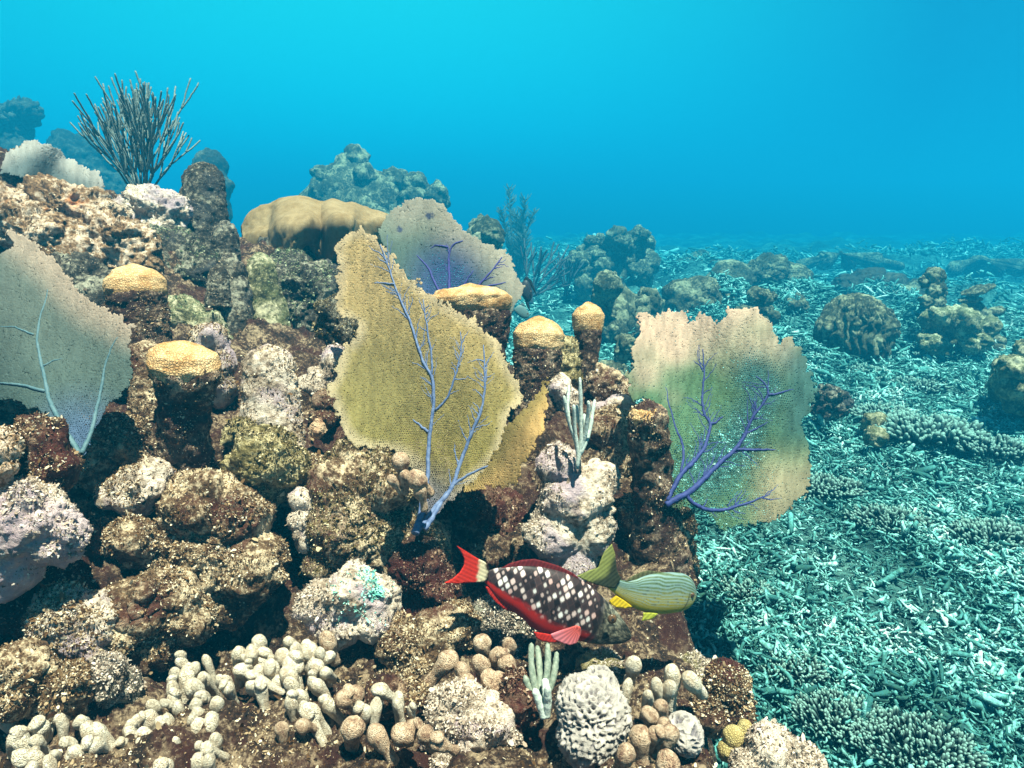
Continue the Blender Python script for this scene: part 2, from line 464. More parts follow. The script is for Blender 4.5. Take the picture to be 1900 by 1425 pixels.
def rough(V, D, R0, amp, f1, f2, pits, seed):
    q = V
    h = 0.20 * R0 * amp * fbm(q * f1 * 0.5, 3, 0.55, seed)
    rg = 1 - np.abs(fbm(q * f1 * 1.3 + 9, 3, 0.55, seed + 2)) * 2.2
    h = h + 0.13 * R0 * amp * rg
    w1, w2 = worley(q * f1 * 1.6, seed + 3)
    h = h + 0.20 * R0 * amp * (0.50 - w1)
    w3, w4 = worley(q * f1 * 3.6, seed + 14)
    h = h + 0.075 * R0 * amp * (0.50 - w3) - 0.10 * R0 * amp * sstep(.14, .02, w4 - w3) * sstep(-.1, .3, vnoise(q * f1, seed + 15))
    h = h + min(0.012, 0.07 * R0) * amp * fbm(q * f2, 4, 0.65, seed + 5)
    h = h + min(0.006, 0.05 * R0) * amp * fbm(q * f2 * 4.0, 2, 0.6, seed + 8)
    if pits:
        p1, _ = worley(q * f2 * 0.75, seed + 9)
        h = h - pits * R0 * sstep(0.42, 0.15, p1)
    return V + D * h[:, None]

def flakes(V, F, n, size, seed, up=0.35, keep=None):
    """small curled blades of turf rooted on a surface"""
    r = np.random.default_rng(seed)
    T = F if F.shape[1] == 3 else np.vstack([F[:, [0, 1, 2]], F[:, [0, 2, 3]]])
    a, b, c = V[T[:, 0]], V[T[:, 1]], V[T[:, 2]]
    fn = np.cross(b - a, c - a); ar = np.linalg.norm(fn, axis=1) + 1e-12
    nz = fn[:, 2] / ar; ctr = (a + b + c) / 3
    tocam = CAM - ctr; tocam /= np.linalg.norm(tocam, axis=1, keepdims=True)
    wgt = ar * np.clip(up + nz, 0.04, 1) 
    patch = vnoise(ctr * 22.0, seed); wgt = wgt * np.clip(0.55 + 1.2 * patch, 0.05, 1.5)
    if keep is not None: wgt = wgt * keep(ctr)
    k = r.choice(len(T), n, p=wgt / wgt.sum())
    u, v = r.random(n), r.random(n); m = u + v > 1; u[m] = 1 - u[m]; v[m] = 1 - v[m]
    p = a[k] + u[:, None] * (b - a)[k] + v[:, None] * (c - a)[k]
    N = fn[k] / ar[k][:, None]
    t = r.normal(size=(n, 3)); t -= (t * N).sum(1, keepdims=True) * N; t /= np.linalg.norm(t, axis=1, keepdims=True) + 1e-9
    bt = np.cross(N, t)
    s = size * np.exp(r.normal(0, 0.45, n)); lift = r.uniform(0.1, 1.0, n)
    wd = s * r.uniform(0.3, 0.75, n)
    d1 = t * np.cos(lift)[:, None] + N * np.sin(lift)[:, None]
    l2 = lift + r.uniform(-0.9, 0.5, n); d2 = t * np.cos(l2)[:, None] + N * np.sin(l2)[:, None]
    p = p - N * 0.001
    p1 = p + d1 * s[:, None] * 0.6; p2 = p1 + d2 * s[:, None] * 0.55
    W = bt * wd[:, None] * 0.5
    tw = N * (wd * r.uniform(-0.4, 0.4, n))[:, None]
    VV = np.stack([p - W * .6, p + W * .6, p1 - W - tw, p1 + W + tw, p2 - W * .5, p2 + W * .5 + tw], 1).reshape(-1, 3)
    base = np.arange(n)[:, None] * 6
    Q = np.vstack([base + np.array([0, 1, 3, 2]), base + np.array([2, 3, 5, 4])])
    return VV, Q

_seed = [100]
def rock(label, c, d, lobes, mat, name='reef_rock', cat='rock', level=5, turf=None, nturf=0, size=0.007, group=None, squeeze=None, **kw):
    _seed[0] += 1
    kw.setdefault('sat', 46 if level >= 6 else 26); kw.setdefault('smooth', 15.0)
    V0, F, V = blob(c, d, lobes, level, seed=_seed[0], **kw)
    base = V.mean(0).copy(); base[2] = V[:, 2].min()
    if turf:
        t = thing(name, label, cat, base, group)
        part('rock_body', V, F, M[mat], t)
        FV, FQ = flakes(V, F, int(nturf * 3.6), size * .34, _seed[0])
        o = part('algae_turf', FV, FQ, M[turf], t, smooth=False); o['kind'] = 'stuff'
        return t
    return solo(name, V, F, M[mat], label, cat, base, group)

def lathe(c0, c1, prof, nu=90, nv=72, amp=1.0, seed=0, f1=22, f2=70, d=None, fine=1.0, flat=0.9):
    """column from world point c0 (foot) to c1 (top) with profile [(t, radius)]"""
    t = np.linspace(0, 1, nu); pr = np.asarray(prof, float)
    tt = np.interp(np.linspace(0, 1, nu), np.linspace(0, 1, 200), np.linspace(0, 1, 200))
    cum = np.concatenate([[0], np.cumsum(np.hypot(np.diff(pr[:, 0]) * np.linalg.norm(c1 - c0), np.diff(pr[:, 1])))])
    x = np.linspace(0, cum[-1], nu)
    pp = resample(np.stack([pr[:, 0] * np.linalg.norm(c1 - c0), pr[:, 1]], 1), nu)
    T = pp[:, 0] / np.linalg.norm(c1 - c0); R = pp[:, 1]
    ax = c1 - c0; L = np.linalg.norm(ax); ax = ax / L
    a = np.cross(ax, [0, 1, 0.001]); a /= np.linalg.norm(a); b = np.cross(ax, a)
    th = np.arange(nv) * 2 * math.pi / nv
    rad = np.cos(th)[None, :, None] * a + np.sin(th)[None, :, None] * b * flat
    C = c0 + T[:, None] * (c1 - c0)
    C = C + 0.0
    V = (C[:, None] + R[:, None, None] * rad).reshape(-1, 3)
    dirs = np.broadcast_to(rad, (nu, nv, 3)).reshape(-1, 3)
    dirs = dirs * 0.8 + np.repeat(sstep(0.8, 1.0, T), nv)[:, None] * ax * 0.6
    Rm = R.max(); damp = np.repeat(np.minimum(1, R / (0.5 * Rm)), nv)
    h = 0.13 * Rm * amp * fbm(V * f1 * .5, 3, .5, seed)
    w1, _ = worley(V * f1 * 1.5, seed + 2)
    h = h + 0.10 * Rm * amp * (0.5 - w1)
    h = h + fine * (min(0.009, 0.1 * Rm) * fbm(V * f2, 4, .65, seed + 4) + 0.003 * fbm(V * f2 * 4, 2, .6, seed + 6))
    V = V + dirs * (h * damp)[:, None]
    F = gridfaces(nu, nv, True)
    n = len(V)
    V = np.vstack([V, c1 + ax * R[-1] * .3, c0])
    i = np.arange(nv); j = (i + 1) % nv
    Tt = np.concatenate([np.stack([np.full(nv, n), (nu - 1) * nv + i, (nu - 1) * nv + j], 1), np.stack([np.full(nv, n + 1), j, i], 1)])
    return V, F, Tt

def pillar(label, top, foot, d, prof, cap_from=None, cap='cap', body='dark', turf='turf_tan', nturf=0, name='pillar_coral', dfoot=None, group=None, amp=1.0, size=0.006):
    """prof: [(t, radius_px)] from foot (t=0) to top (t=1); the live cap covers t > cap_from"""
    _seed[0] += 1; sd = _seed[0]
    c1 = P(*top, d); c0 = P(*foot, dfoot or d)
    prw = [(t, rpx(r, d)) for t, r in prof]
    th = thing(name, label, 'coral', c0, group)
    bod = prw if cap_from is None else [(t, r * (0.96 if t > cap_from else 1)) for t, r in prw if t <= cap_from + 0.06] + [(cap_from + 0.10, rpx(4, d))]
    V, F, T = lathe(c0, c1, bod, seed=sd, amp=amp)
    part('column', V, [F, T], M[body], th)
    if nturf:
        FV, FQ = flakes(V, F, int(nturf * 3.2), size * .34, sd, up=0.6)
        o = part('algae_turf', FV, FQ, M[turf], th, smooth=False); o['kind'] = 'stuff'
    if cap_from is not None:
        pc = np.asarray(prw); tt = np.linspace(cap_from, 1, 24)
        rr = np.interp(tt, pc[:, 0], pc[:, 1])
        tt = np.linspace(cap_from - .09, 1, 30); rr = np.interp(tt, pc[:, 0], pc[:, 1])
        cp = [(cap_from - .05, rr[0] * .6)] + list(zip(tt, rr * np.interp(tt - cap_from, [-.09, .0, .10], [.86, .985, 1.05])))
        V, F, T = lathe(c0, c1, cp, nu=70, nv=80, amp=0.8, seed=sd, fine=0.45)
        part('cap', V, [F, T], M[cap], th)
    return th

# sea fans -----------------------------------------------------------
def hexnet(outline, cellx, jag=5.0, seed=0, hole=None, cut=None):
    """perforated net of six-sided cells filling a pixel outline; returns pixel xy, relief, faces"""
    r = np.random.default_rng(seed)
    ol = np.asarray(outline, float)
    x0, y0 = ol.min(0) - 12; x1, y1 = ol.max(0) + 12
    W = cellx; H = cellx * 0.866 * 1.12
    nx = int((x1 - x0) / W) + 2; ny = int((y1 - y0) / H) + 2
    ii, jj = np.meshgrid(np.arange(nx), np.arange(ny), indexing='ij')
    cx = x0 + (ii + 0.5 * (jj % 2)) * W; cy = y0 + jj * H
    cx, cy, ii, jj = cx.ravel(), cy.ravel(), ii.ravel(), jj.ravel()
    q = np.stack([cx * .05, cy * .05, np.zeros_like(cx)], 1)
    ex = cx + jag * vnoise(q * 1.0, seed) * 1.0 + jag * 1.0 * vnoise(q * 3.2, seed + 1)
    ey = cy + jag * vnoise(q * 1.0, seed + 2) * 1.0 + jag * 1.0 * vnoise(q * 3.2, seed + 3)
    keep = inside(ol, ex, ey)
    if cut is not None: keep &= cut(cx, cy)
    cx, cy, ii, jj = cx[keep], cy[keep], ii[keep], jj[keep]
    off = np.array([(0, -2 / 3), (.5, -1 / 3), (.5, 1 / 3), (0, 2 / 3), (-.5, 1 / 3), (-.5, -1 / 3)]) * [W, H]
    vx = cx[:, None] + off[:, 0]; vy = cy[:, None] + off[:, 1]
    key = np.round(np.stack([(vx - x0) / (W * .25), (vy - y0) / (H / 6)], -1)).astype(np.int64).reshape(-1, 2)
    uk, first, inv = np.unique(key[:, 0] * 1000003 + key[:, 1], return_index=True, return_inverse=True)
    px, py = vx.ravel()[first].copy(), vy.ravel()[first].copy()
    jx = r.uniform(-.3, .3, len(px)) * W; jy = r.uniform(-.3, .3, len(px)) * H
    q = np.stack([px * .06, py * .06, np.zeros_like(px)], 1)
    px += jx + 3.5 * vnoise(q, seed + 5); py += jy + 3.5 * vnoise(q, seed + 6)
    inv = inv.reshape(-1, 6)
    ox, oy = px[inv], py[inv]
    mx, my = ox.mean(1), oy.mean(1)
    h = np.clip((hole(mx, my) if hole else np.zeros_like(mx)) + r.uniform(-.18, .18, len(mx)), 0, 0.8)
    hs = np.maximum(h, 0.42)[:, None]
    ix = mx[:, None] + (ox - mx[:, None]) * hs; iy = my[:, None] + (oy - my[:, None]) * hs
    no = len(px); nc = len(mx)
    inn = no + np.arange(nc * 6).reshape(nc, 6)
    Q = []
    for k in range(6):
        l = (k + 1) % 6
        Q.append(np.stack([inv[:, k], inv[:, l], inn[:, l], inn[:, k]], 1))
    Q = np.concatenate(Q)
    closed = h < 0.22
    Hx = inn[closed]
    X = np.concatenate([px, ix.ravel()]); Y = np.concatenate([py, iy.ravel()])
    rel = np.concatenate([r.normal(0, 0.4, no), np.repeat(r.normal(0.7, 0.6, nc), 6)])
    return X, Y, rel, [Q, Hx], r

def fan_mesh(outline, d, depth, color, cellx=4.2, jag=5.0, seed=0, hole=None, relief=0.0006, cut=None):
    X, Y, rel, F, r = hexnet(outline, cellx, jag, seed, hole, cut)
    dd = d + depth(X, Y) + rel * relief
    return P(X, Y, dd), F, color(X, Y, r), None

def sea_fan(label, outline, base, d, depth, color, ribs, rib_mat, rib_r, cellx=4.2, seed=0, hole=None, jag=5.0, extra=None, front=0.006, cut=None):
    """outline, base and ribs in pixels; ribs: (polyline, start radius px, end radius px)"""
    t = thing('sea_fan', label, 'sea fan', P(*base, d), 'sea fans growing on the reef')
    V, F, C, _ = fan_mesh(outline, d, depth, color, cellx, jag, seed, hole, cut=cut)
    o = part('net', V, F, M['fan'], t, smooth=True, col=C)
    so = o.modifiers.new('thickness', 'SOLIDIFY'); so.thickness = 0.0018; so.offset = 0
    if extra:
        for nm, ol, dep, colr in extra:
            V, F, C, _ = fan_mesh(ol, d, dep, colr, cellx, jag, seed + 50, hole)
            o = part(nm, V, F, M['fan'], t, smooth=True, col=C)
            so = o.modifiers.new('thickness', 'SOLIDIFY'); so.thickness = 0.0018; so.offset = 0
    for i, (pl, r0, r1) in enumerate(ribs):
        pl = resample(pl, max(8, int(len(pl) * 6)))
        k = len(pl); rr = np.random.default_rng(seed + i)
        wob = np.cumsum(rr.normal(0, 0.5, (k, 2)), 0); wob -= np.linspace(0, 1, k)[:, None] * wob[-1]
        pl = pl + wob
        rad = rpx(np.linspace(1, 0, k) ** 0.8 * (r0 - r1) + r1, d) * (1 + 0.06 * rr.normal(size=k))
        pts = P(pl[:, 0], pl[:, 1], d + depth(pl[:, 0], pl[:, 1]) - 0.0002 - rad * .25)
        V, Fq, T = tube(pts, rad, 7)
        part('rib', V, [Fq, T], M[rib_mat], t)
    return t

def fan_twigs(rib, n, ln, seed, spread=0.8):
    """short side twigs leaving a rib"""
    r = np.random.default_rng(seed); rib = resample(rib, 60); out = []
    for _ in range(n):
        k = r.integers(12, 56); t = rib[min(k + 3, 59)] - rib[k]; a = math.atan2(t[1], t[0]) + r.choice([-1, 1]) * r.uniform(0.4, spread)
        p = [rib[k]]; L = ln * r.uniform(.5, 1.2)
        for s in range(4):
            a += r.normal(0, .22); p.append(p[-1] + np.array([math.cos(a), math.sin(a)]) * L / 4)
        out.append((np.array(p), r.uniform(.9, 1.5), 0.5))
    return out

# ================================================================== setting
def axis_pts(c, lo, hi, n, k):
    a = np.arcsinh((lo - c) / k); b = np.arcsinh((hi - c) / k)
    return c + k * np.sinh(np.linspace(a, b, n))

def seabed_h(x, y):
    q = np.stack([x, y, 0 * x], 1)
    dist = np.hypot(x, y)
    h = 0.05 * fbm(q * 2.2, 4, .55, 40) + 0.02 * fbm(q * 12, 3, .6, 41)
    h = h + sstep(3, 9, dist) * 0.55 * fbm(q * 0.32 + 5, 4, .55, 42)
    w1, _ = worley(q * 0.9, 43)
    return h + sstep(2.5, 7, dist) * 0.22 * sstep(.5, .1, w1)
gx = axis_pts(1.2, -46, 46, 440, 1.4); gy = axis_pts(1.2, -4, 46, 460, 1.4)
X, Y = np.meshgrid(gx, gy, indexing='ij'); X = X.ravel(); Y = Y.ravel()
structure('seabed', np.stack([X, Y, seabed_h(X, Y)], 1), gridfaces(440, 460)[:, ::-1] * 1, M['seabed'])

# coral rubble: broken branch pieces nobody could count
def rub_kids(r, x, y, L, R, az, el, sc):
    k = r.random(len(x)) < .55; m = k.sum(); u = r.uniform(-.3, .4, m) * L[k]
    return (x[k] + np.cos(az[k]) * u, y[k] + np.sin(az[k]) * u, L[k] * r.uniform(.4, .75, m), R[k] * r.uniform(.7, 1, m), az[k] + r.choice([-1, 1], m) * r.uniform(.6, 1.4, m), el[k] + r.uniform(0, .6, m), sc[k], L[k] * .15)
def rubble(name, n, seed, xr, yr, dens, lmin, lmax, mat):
    r = np.random.default_rng(seed)
    x = r.uniform(*xr, n * 6); y = yr[0] * (yr[1] / yr[0]) ** r.random(n * 6)
    k = r.random(n * 6) < dens(x, y); x, y = x[k][:n], y[k][:n]; n = len(x)
    sc = 1 + 0.28 * np.maximum(0, y - 1.5)
    L = r.uniform(lmin, lmax, n) * np.exp(r.normal(0, .38, n)) * sc ** .8
    R = L * r.uniform(.08, .15, n)
    az = r.uniform(0, 2 * math.pi, n); el = r.normal(0.2, .45, n)
    x, y, L, R, az, el, sc, up = [np.concatenate([q_, w_]) for q_, w_ in zip((x, y, L, R, az, el, sc, 0 * x), rub_kids(r, x, y, L, R, az, el, sc))]
    n = len(x)
    d = np.stack([np.cos(az) * np.cos(el), np.sin(az) * np.cos(el), np.sin(el)], 1)
    s = np.stack([-np.sin(az), np.cos(az), 0 * az], 1); u = np.cross(d, s)
    zz = seabed_h(x, y) + R * .7 + (np.abs(r.normal(0, .014, n)) + .05 * np.clip(fbm(np.stack([x * 5, y * 5, 0 * x], 1), 3, .6, 79), 0, 1)) * sc
    z = zz + up
    C = np.stack([x, y, z], 1)
    bend = r.normal(0, .22, n); K = 4; NS = 4
    V = np.zeros((n, NS, K, 3)); tt = np.linspace(-.5, .5, NS)
    prof = np.array([.8, 1.0, .85, .55])
    th = np.arange(K) * 2 * math.pi / K
    for a in range(NS):
        rad = R * prof[a] * r.uniform(.75, 1.25, n)
        ctr = C + d * (L * tt[a])[:, None] + s * (L * bend * (tt[a] ** 2 - .1) * 2)[:, None]
        for b in range(K):
            V[:, a, b] = ctr + (s * math.cos(th[b]) + u * math.sin(th[b])) * rad[:, None]
    f = gridfaces(NS, K, True); base = np.arange(n)[:, None, None] * (NS * K)
    F = (f[None] + base).reshape(-1, 4)
    E = (np.array([[3, 2, 1, 0], [12, 13, 14, 15]])[None] + base).reshape(-1, 4)
    o = link(name, mesh(name, V.reshape(-1, 3), [F, E], M[mat]))
    o['kind'] = 'stuff'
    return o
def dens_rub(x, y):
    q = np.stack([x * 2.6, y * 2.6, 0 * x], 1)
    p = sstep(-.35, .25, fbm(q, 3, .6, 77))
    ok = (x > 0.12 + 0 * y) | (y > 2.2)
    inview = np.abs(x) < 0.95 * y + 0.9
    return np.where(ok & inview, 0.30 + p, 0)
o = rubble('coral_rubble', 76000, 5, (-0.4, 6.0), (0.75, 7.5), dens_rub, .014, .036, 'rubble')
tag(o, 'broken pale coral rubble carpeting the seabed right of the reef', 'rubble')

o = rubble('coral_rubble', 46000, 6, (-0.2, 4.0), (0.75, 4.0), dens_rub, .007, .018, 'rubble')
tag(o, 'fine crumbs of dead coral between the larger rubble pieces', 'rubble')
def dens_far(x, y):
    q = np.stack([x * .8, y * .8, 0 * x], 1)
    return np.where(np.abs(x) < .95 * y + 1, .15 + sstep(-.3, .3, fbm(q, 3, .6, 78)), 0) * (x > -2)
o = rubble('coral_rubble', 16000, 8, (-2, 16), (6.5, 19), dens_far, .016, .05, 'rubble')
tag(o, 'hazy coral rubble far out on the plain', 'rubble')
# reef slope: thin-plate surface through points on the reef
REEF = [(0, 1425, .72), (300, 1425, .70), (600, 1425, .70), (900, 1425, .70), (1200, 1425, .72), (1380, 1425, .80),
        (-250, 1300, .8), (-300, 900, 1.0), (0, 1250, .86), (300, 1290, .88), (600, 1330, .85), (900, 1340, .86), (1150, 1360, .84), (1330, 1330, .92),
        (620, 1200, 1.06), (900, 1200, 1.08), (1180, 1220, 1.06), (1330, 1230, 1.06), (0, 1000, 1.1), (200, 1000, 1.18), (430, 1080, 1.24), (640, 980, 1.36),
        (920, 1010, 1.42), (1120, 1040, 1.38), (1260, 1060, 1.36), (100, 800, 1.35), (330, 860, 1.32), (560, 830, 1.42), (900, 880, 1.5), (1130, 860, 1.48),
        (200, 640, 1.6), (480, 700, 1.62), (700, 740, 1.68), (1000, 760, 1.65), (1140, 770, 1.62), (100, 480, 1.85), (300, 500, 1.95), (480, 600, 1.95), (620, 640, 1.95), (800, 680, 1.9), (980, 720, 1.85),
        (0, 330, 2.0), (100, 370, 2.05), (230, 420, 2.15), (340, 430, 2.2), (430, 480, 2.2), (560, 480, 2.3), (700, 560, 2.3), (-300, 300, 2.0), (-300, 600, 1.5), (850, 620, 2.1)]
cp = np.array([P(*q) for q in REEF])
def tps_k(r2): return 0.5 * r2 * np.log(r2 + 1e-9)
def tps_fit(c):
    n = len(c); d2 = ((c[:, None, :2] - c[None, :, :2]) ** 2).sum(-1)
    A = np.zeros((n + 3, n + 3)); A[:n, :n] = tps_k(d2) + np.eye(n) * 2e-3
    A[:n, n] = 1; A[:n, n + 1:] = c[:, :2]; A[n:, :n] = A[:n, n:].T
    return np.linalg.solve(A, np.concatenate([c[:, 2], [0, 0, 0]]))
TW = tps_fit(cp)
def reef_edge(y):
    return np.interp(y, [.3, .8, 1.1, 1.4, 1.6, 1.9, 2.3, 2.8, 3.2], [.36, .39, .41, .42, .34, .10, -.22, -.6, -1.0])
def reef_h(x, y):
    out = np.zeros_like(x)
    for a in range(0, len(x), 40000):
        b = slice(a, a + 40000)
        d2 = (x[b, None] - cp[None, :, 0]) ** 2 + (y[b, None] - cp[None, :, 1]) ** 2
        out[b] = tps_k(d2) @ TW[:-3] + TW[-3] + TW[-2] * x[b] + TW[-1] * y[b]
    return out
rx = np.linspace(-2.5, .75, 430); ry = np.linspace(.28, 3.1, 380)
X, Y = np.meshgrid(rx, ry, indexing='ij'); X = X.ravel(); Y = Y.ravel()
Z = np.clip(reef_h(X, Y), .1, 1.5) + .022 - .085 * sstep(1.18, .98, Y)
q = np.stack([X, Y, Z * 0], 1)
Z = Z + .045 * fbm(q * 5, 4, .55, 50)
w1, w2 = worley(q * 9, 51); Z = Z + .075 * (0.5 - w1); w3, w4 = worley(q * 24 + Z[:, None] * 9, 56); Z = Z + .022 * (.5 - w3)
edge = reef_edge(Y) + .05 * fbm(q * 6, 3, .5, 52)
fall = sstep(0.02, -.10, X - edge) * sstep(2.75, 2.3, Y + .1 * fbm(q * 4, 2, .5, 53)) * sstep(-2.5, -2.2, X)
Z = Z * fall - .12 * (1 - fall)
V = np.stack([X, Y, Z], 1)
F = gridfaces(430, 380)[:, ::-1]
N = vnormals(V, F)
V = V + N * (.014 * fbm(V * 40, 4, .65, 54) + .005 * fbm(V * 160, 2, .6, 55))[:, None]
structure('reef_terrain', V, F[:, ::-1][:, ::-1], M['floor'])
def turf_keep(c): return np.where((c[:, 1] < 1.0) , 1.0, .35) / np.maximum(c[:, 1], .5) * (c[:, 2] > .1)
FV, FQ = flakes(V, F, 200000, .0028, 9, keep=turf_keep)
o = link('reef_turf', mesh('reef_turf', FV, FQ, M['turf_tan'], False)); o['kind'] = 'stuff'
tag(o, 'short olive algae turf growing over the reef floor', 'algae')
# ================================================================== reef rocks
GB = 'encrusted boulders along the reef front'
R = rock
# left foreground
R('pale lavender crusted boulder at the left edge under the big left fan', (55, 985), .92, [(40, 975, 0, 78), (95, 985, .02, 58), (10, 1040, .0, 60)], 'pale', turf='turf_pale', nturf=3500, level=6)
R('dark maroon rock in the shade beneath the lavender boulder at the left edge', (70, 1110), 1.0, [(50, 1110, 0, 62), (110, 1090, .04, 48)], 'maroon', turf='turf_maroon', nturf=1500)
R('pale knobbly rock with a bright lumpy top between the two dark hollows at lower left', (135, 1145), .97, [(115, 1140, 0, 56), (180, 1150, .02, 52), (150, 1180, .0, 45)], 'pale', turf='turf_tan', nturf=3500, level=6)
R('tan ledge rock joined to the pale knobbly rock and sloping towards the cave', (280, 1130), 1.02, [(250, 1130, 0, 55), (310, 1110, .03, 55), (350, 1150, .05, 45), (280, 1190, .02, 45)], 'tan', turf='turf_tan', nturf=4500, level=6)
R('low tan rock at the lower left edge above the blurred finger coral', (45, 1260), .86, [(40, 1260, 0, 62), (110, 1280, .02, 50)], 'tan', turf='turf_tan', nturf=3500, level=6)
R('small grey green rock wedged left of the finger coral colony', (190, 1260), .92, [(190, 1255, 0, 40), (225, 1275, .02, 34)], 'slate', turf='turf_pale', nturf=1600)
R('tan topped rock with a brown face below the left fan holdfast', (245, 1010), 1.08, [(240, 1000, 0, 42), (270, 1020, .02, 36)], 'tan', turf='turf_tan', nturf=2400)
R('dark rough rock with a pale left edge under the left fan', (85, 850), .97, [(80, 815, 0, 44), (85, 870, .0, 50), (60, 900, .02, 42)], 'maroon', turf='turf_tan', nturf=1600)
R('yellowish lump cut by the left edge of the picture beside the dark rough rock', (0, 830), .90, [(-5, 830, 0, 36), (-20, 860, 0, 40)], 'porous', turf='turf_tan', nturf=700)
R('tan lumpy rock just right of the left fan stem', (222, 830), 1.18, [(212, 805, .05, 42), (232, 855, .06, 44), (200, 880, .05, 46), (246, 800, .08, 30)], 'tan', turf='turf_tan', nturf=4000, level=6)
R('pale rock shoulder at the left of the tall gold capped pillar', (255, 910), 1.14, [(250, 910, 0, 48), (285, 880, .02, 34)], 'pale', turf='turf_tan', nturf=2600)
# under the first pillar
R('large turf covered rock carrying the tall gold capped pillar', (410, 1010), 1.16, [(370, 940, .0, 62), (430, 960, .03, 72), (380, 1040, .0, 70), (460, 1050, .02, 70), (420, 1110, .02, 55), (350, 1000, .02, 55)], 'tan', turf='turf_tan', nturf=9000, level=6)
R('rounded olive rock with a fuzzy top right of the tall gold capped pillar', (498, 855), 1.24, [(490, 850, 0, 56), (530, 870, .02, 45), (480, 900, .02, 52)], 'olive', turf='turf_olive', nturf=5500, level=6)
R('small fuzzy olive knob behind the tall pillar and left of the blue grey column', (440, 800), 1.30, [(445, 805, .03, 30), (462, 832, .03, 30)], 'olive', turf='turf_olive', nturf=1800)
R('brown crumbly rock below the blue grey column', (545, 900), 1.32, [(545, 890, 0, 46), (580, 880, .02, 36)], 'tan', turf='turf_tan', nturf=2400)
# centre
R('large brown turf rock under the central fan holdfast', (690, 960), 1.27, [(640, 905, .0, 62), (700, 890, .02, 70), (755, 920, .08, 52), (650, 980, .0, 76), (715, 1000, .04, 74), (790, 1010, .08, 52), (690, 1060, .03, 60)], 'tan', turf='turf_olive', nturf=12000, level=6)
R('thin white edged pinnacle at the left flank of the large brown rock', (568, 950), 1.24, [(565, 930, 0, 22), (566, 965, 0, 25), (575, 1000, 0, 28)], 'pale', turf='turf_pale', nturf=900)
wb = R('white boulder with a bright cyan lit patch on top left of the parrotfish', (650, 1120), 1.12, [(600, 1120, .0, 42), (655, 1100, .0, 48), (690, 1120, .01, 48), (630, 1155, .0, 44), (690, 1150, .0, 38)], 'pale', turf='turf_pale', nturf=2500, level=6, amp=1.3)
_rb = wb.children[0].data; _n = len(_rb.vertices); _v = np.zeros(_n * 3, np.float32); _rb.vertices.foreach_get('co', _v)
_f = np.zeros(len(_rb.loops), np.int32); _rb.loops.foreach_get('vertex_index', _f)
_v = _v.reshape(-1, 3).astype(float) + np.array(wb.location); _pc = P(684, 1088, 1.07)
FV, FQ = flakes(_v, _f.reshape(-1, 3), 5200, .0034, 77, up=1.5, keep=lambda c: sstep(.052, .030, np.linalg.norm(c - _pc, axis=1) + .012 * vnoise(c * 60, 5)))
part('cyan_lit_flakes', FV, FQ, M['tint'], wb, smooth=False)  # coloured flakes paint in the cyan-lit top right of the boulder
R('maroon lump between the white boulder and the parrotfish tail', (790, 1070), 1.26, [(770, 1050, 0, 48), (800, 1090, .02, 52), (770, 1120, .02, 46)], 'maroon', turf='turf_maroon', nturf=3000)
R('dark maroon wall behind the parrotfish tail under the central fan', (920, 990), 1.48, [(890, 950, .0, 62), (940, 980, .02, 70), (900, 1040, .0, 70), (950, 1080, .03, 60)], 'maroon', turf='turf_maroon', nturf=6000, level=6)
R('brown rock with turf below the white boulder above the cave', (770, 1200), 1.12, [(750, 1190, 0, 46), (800, 1180, .02, 46), (770, 1230, .0, 46), (840, 1160, .04, 42)], 'tan', turf='turf_tan', nturf=4500, level=6)
R('grey green crusted rock under the belly of the parrotfish', (930, 1160), 1.22, [(905, 1150, 0, 40), (955, 1150, .02, 44), (930, 1190, .02, 42)], 'slate', turf='turf_pale', nturf=3000)
R('white lilac lobed rock below the little white sea rod', (1060, 950), 1.36, [(1040, 870, .0, 42), (1105, 895, .0, 38), (1060, 930, -.02, 56), (1030, 990, -.02, 52), (1090, 980, .0, 56), (1060, 1040, .0, 52)], 'pale', turf='turf_pale', nturf=4500, level=6, amp=.8)
R('rough brown rock beside the white lilac rock behind the small capped pillar', (1135, 850), 1.50, [(1130, 800, 0, 42), (1150, 850, .0, 44), (1120, 890, .02, 42), (1160, 910, .0, 40)], 'tan', turf='turf_tan', nturf=3500)
R('mottled lump on the reef crest right of the thin mushroom pillar', (1130, 715), 1.62, [(1125, 712, 0, 30), (1150, 730, .01, 28)], 'tan', turf='turf_pale', nturf=1400)
R('whitish rock on the reef crest under the right fan edge', (1160, 770), 1.56, [(1150, 765, 0, 30), (1120, 775, .02, 28)], 'pale', turf='turf_pale', nturf=1400)
R('brown algae tuft lump between the round capped pillar and the mushroom pillar', (1050, 665), 1.66, [(1052, 645, 0, 20), (1048, 672, 0, 24), (1055, 700, 0, 25)], 'olive', turf='turf_olive', nturf=1500)
R('whitish crumbly rock at the foot of the round capped pillar', (1035, 730), 1.56, [(1030, 720, 0, 28), (1050, 745, .01, 28)], 'pale', turf='turf_pale', nturf=1400)
R('dark rough rock behind the right folded lobe of the central fan', (1030, 850), 1.60, [(1010, 830, 0, 46), (1050, 800, .02, 42)], 'maroon', turf='turf_maroon', nturf=2000)
R('tall brown rock face under the right fan holdfast', (1235, 1000), 1.40, [(1190, 960, .0, 44), (1240, 980, .0, 46), (1200, 1020, .0, 44), (1250, 1050, .02, 42), (1215, 1070, .0, 40)], 'tan', turf='turf_tan', nturf=4500, level=6)
R('greenish upright slab at the right end of the reef wall', (1272, 1010), 1.44, [(1272, 985, 0, 17), (1270, 1020, 0, 18), (1268, 1055, 0, 17)], 'olive', turf='turf_olive', nturf=800)
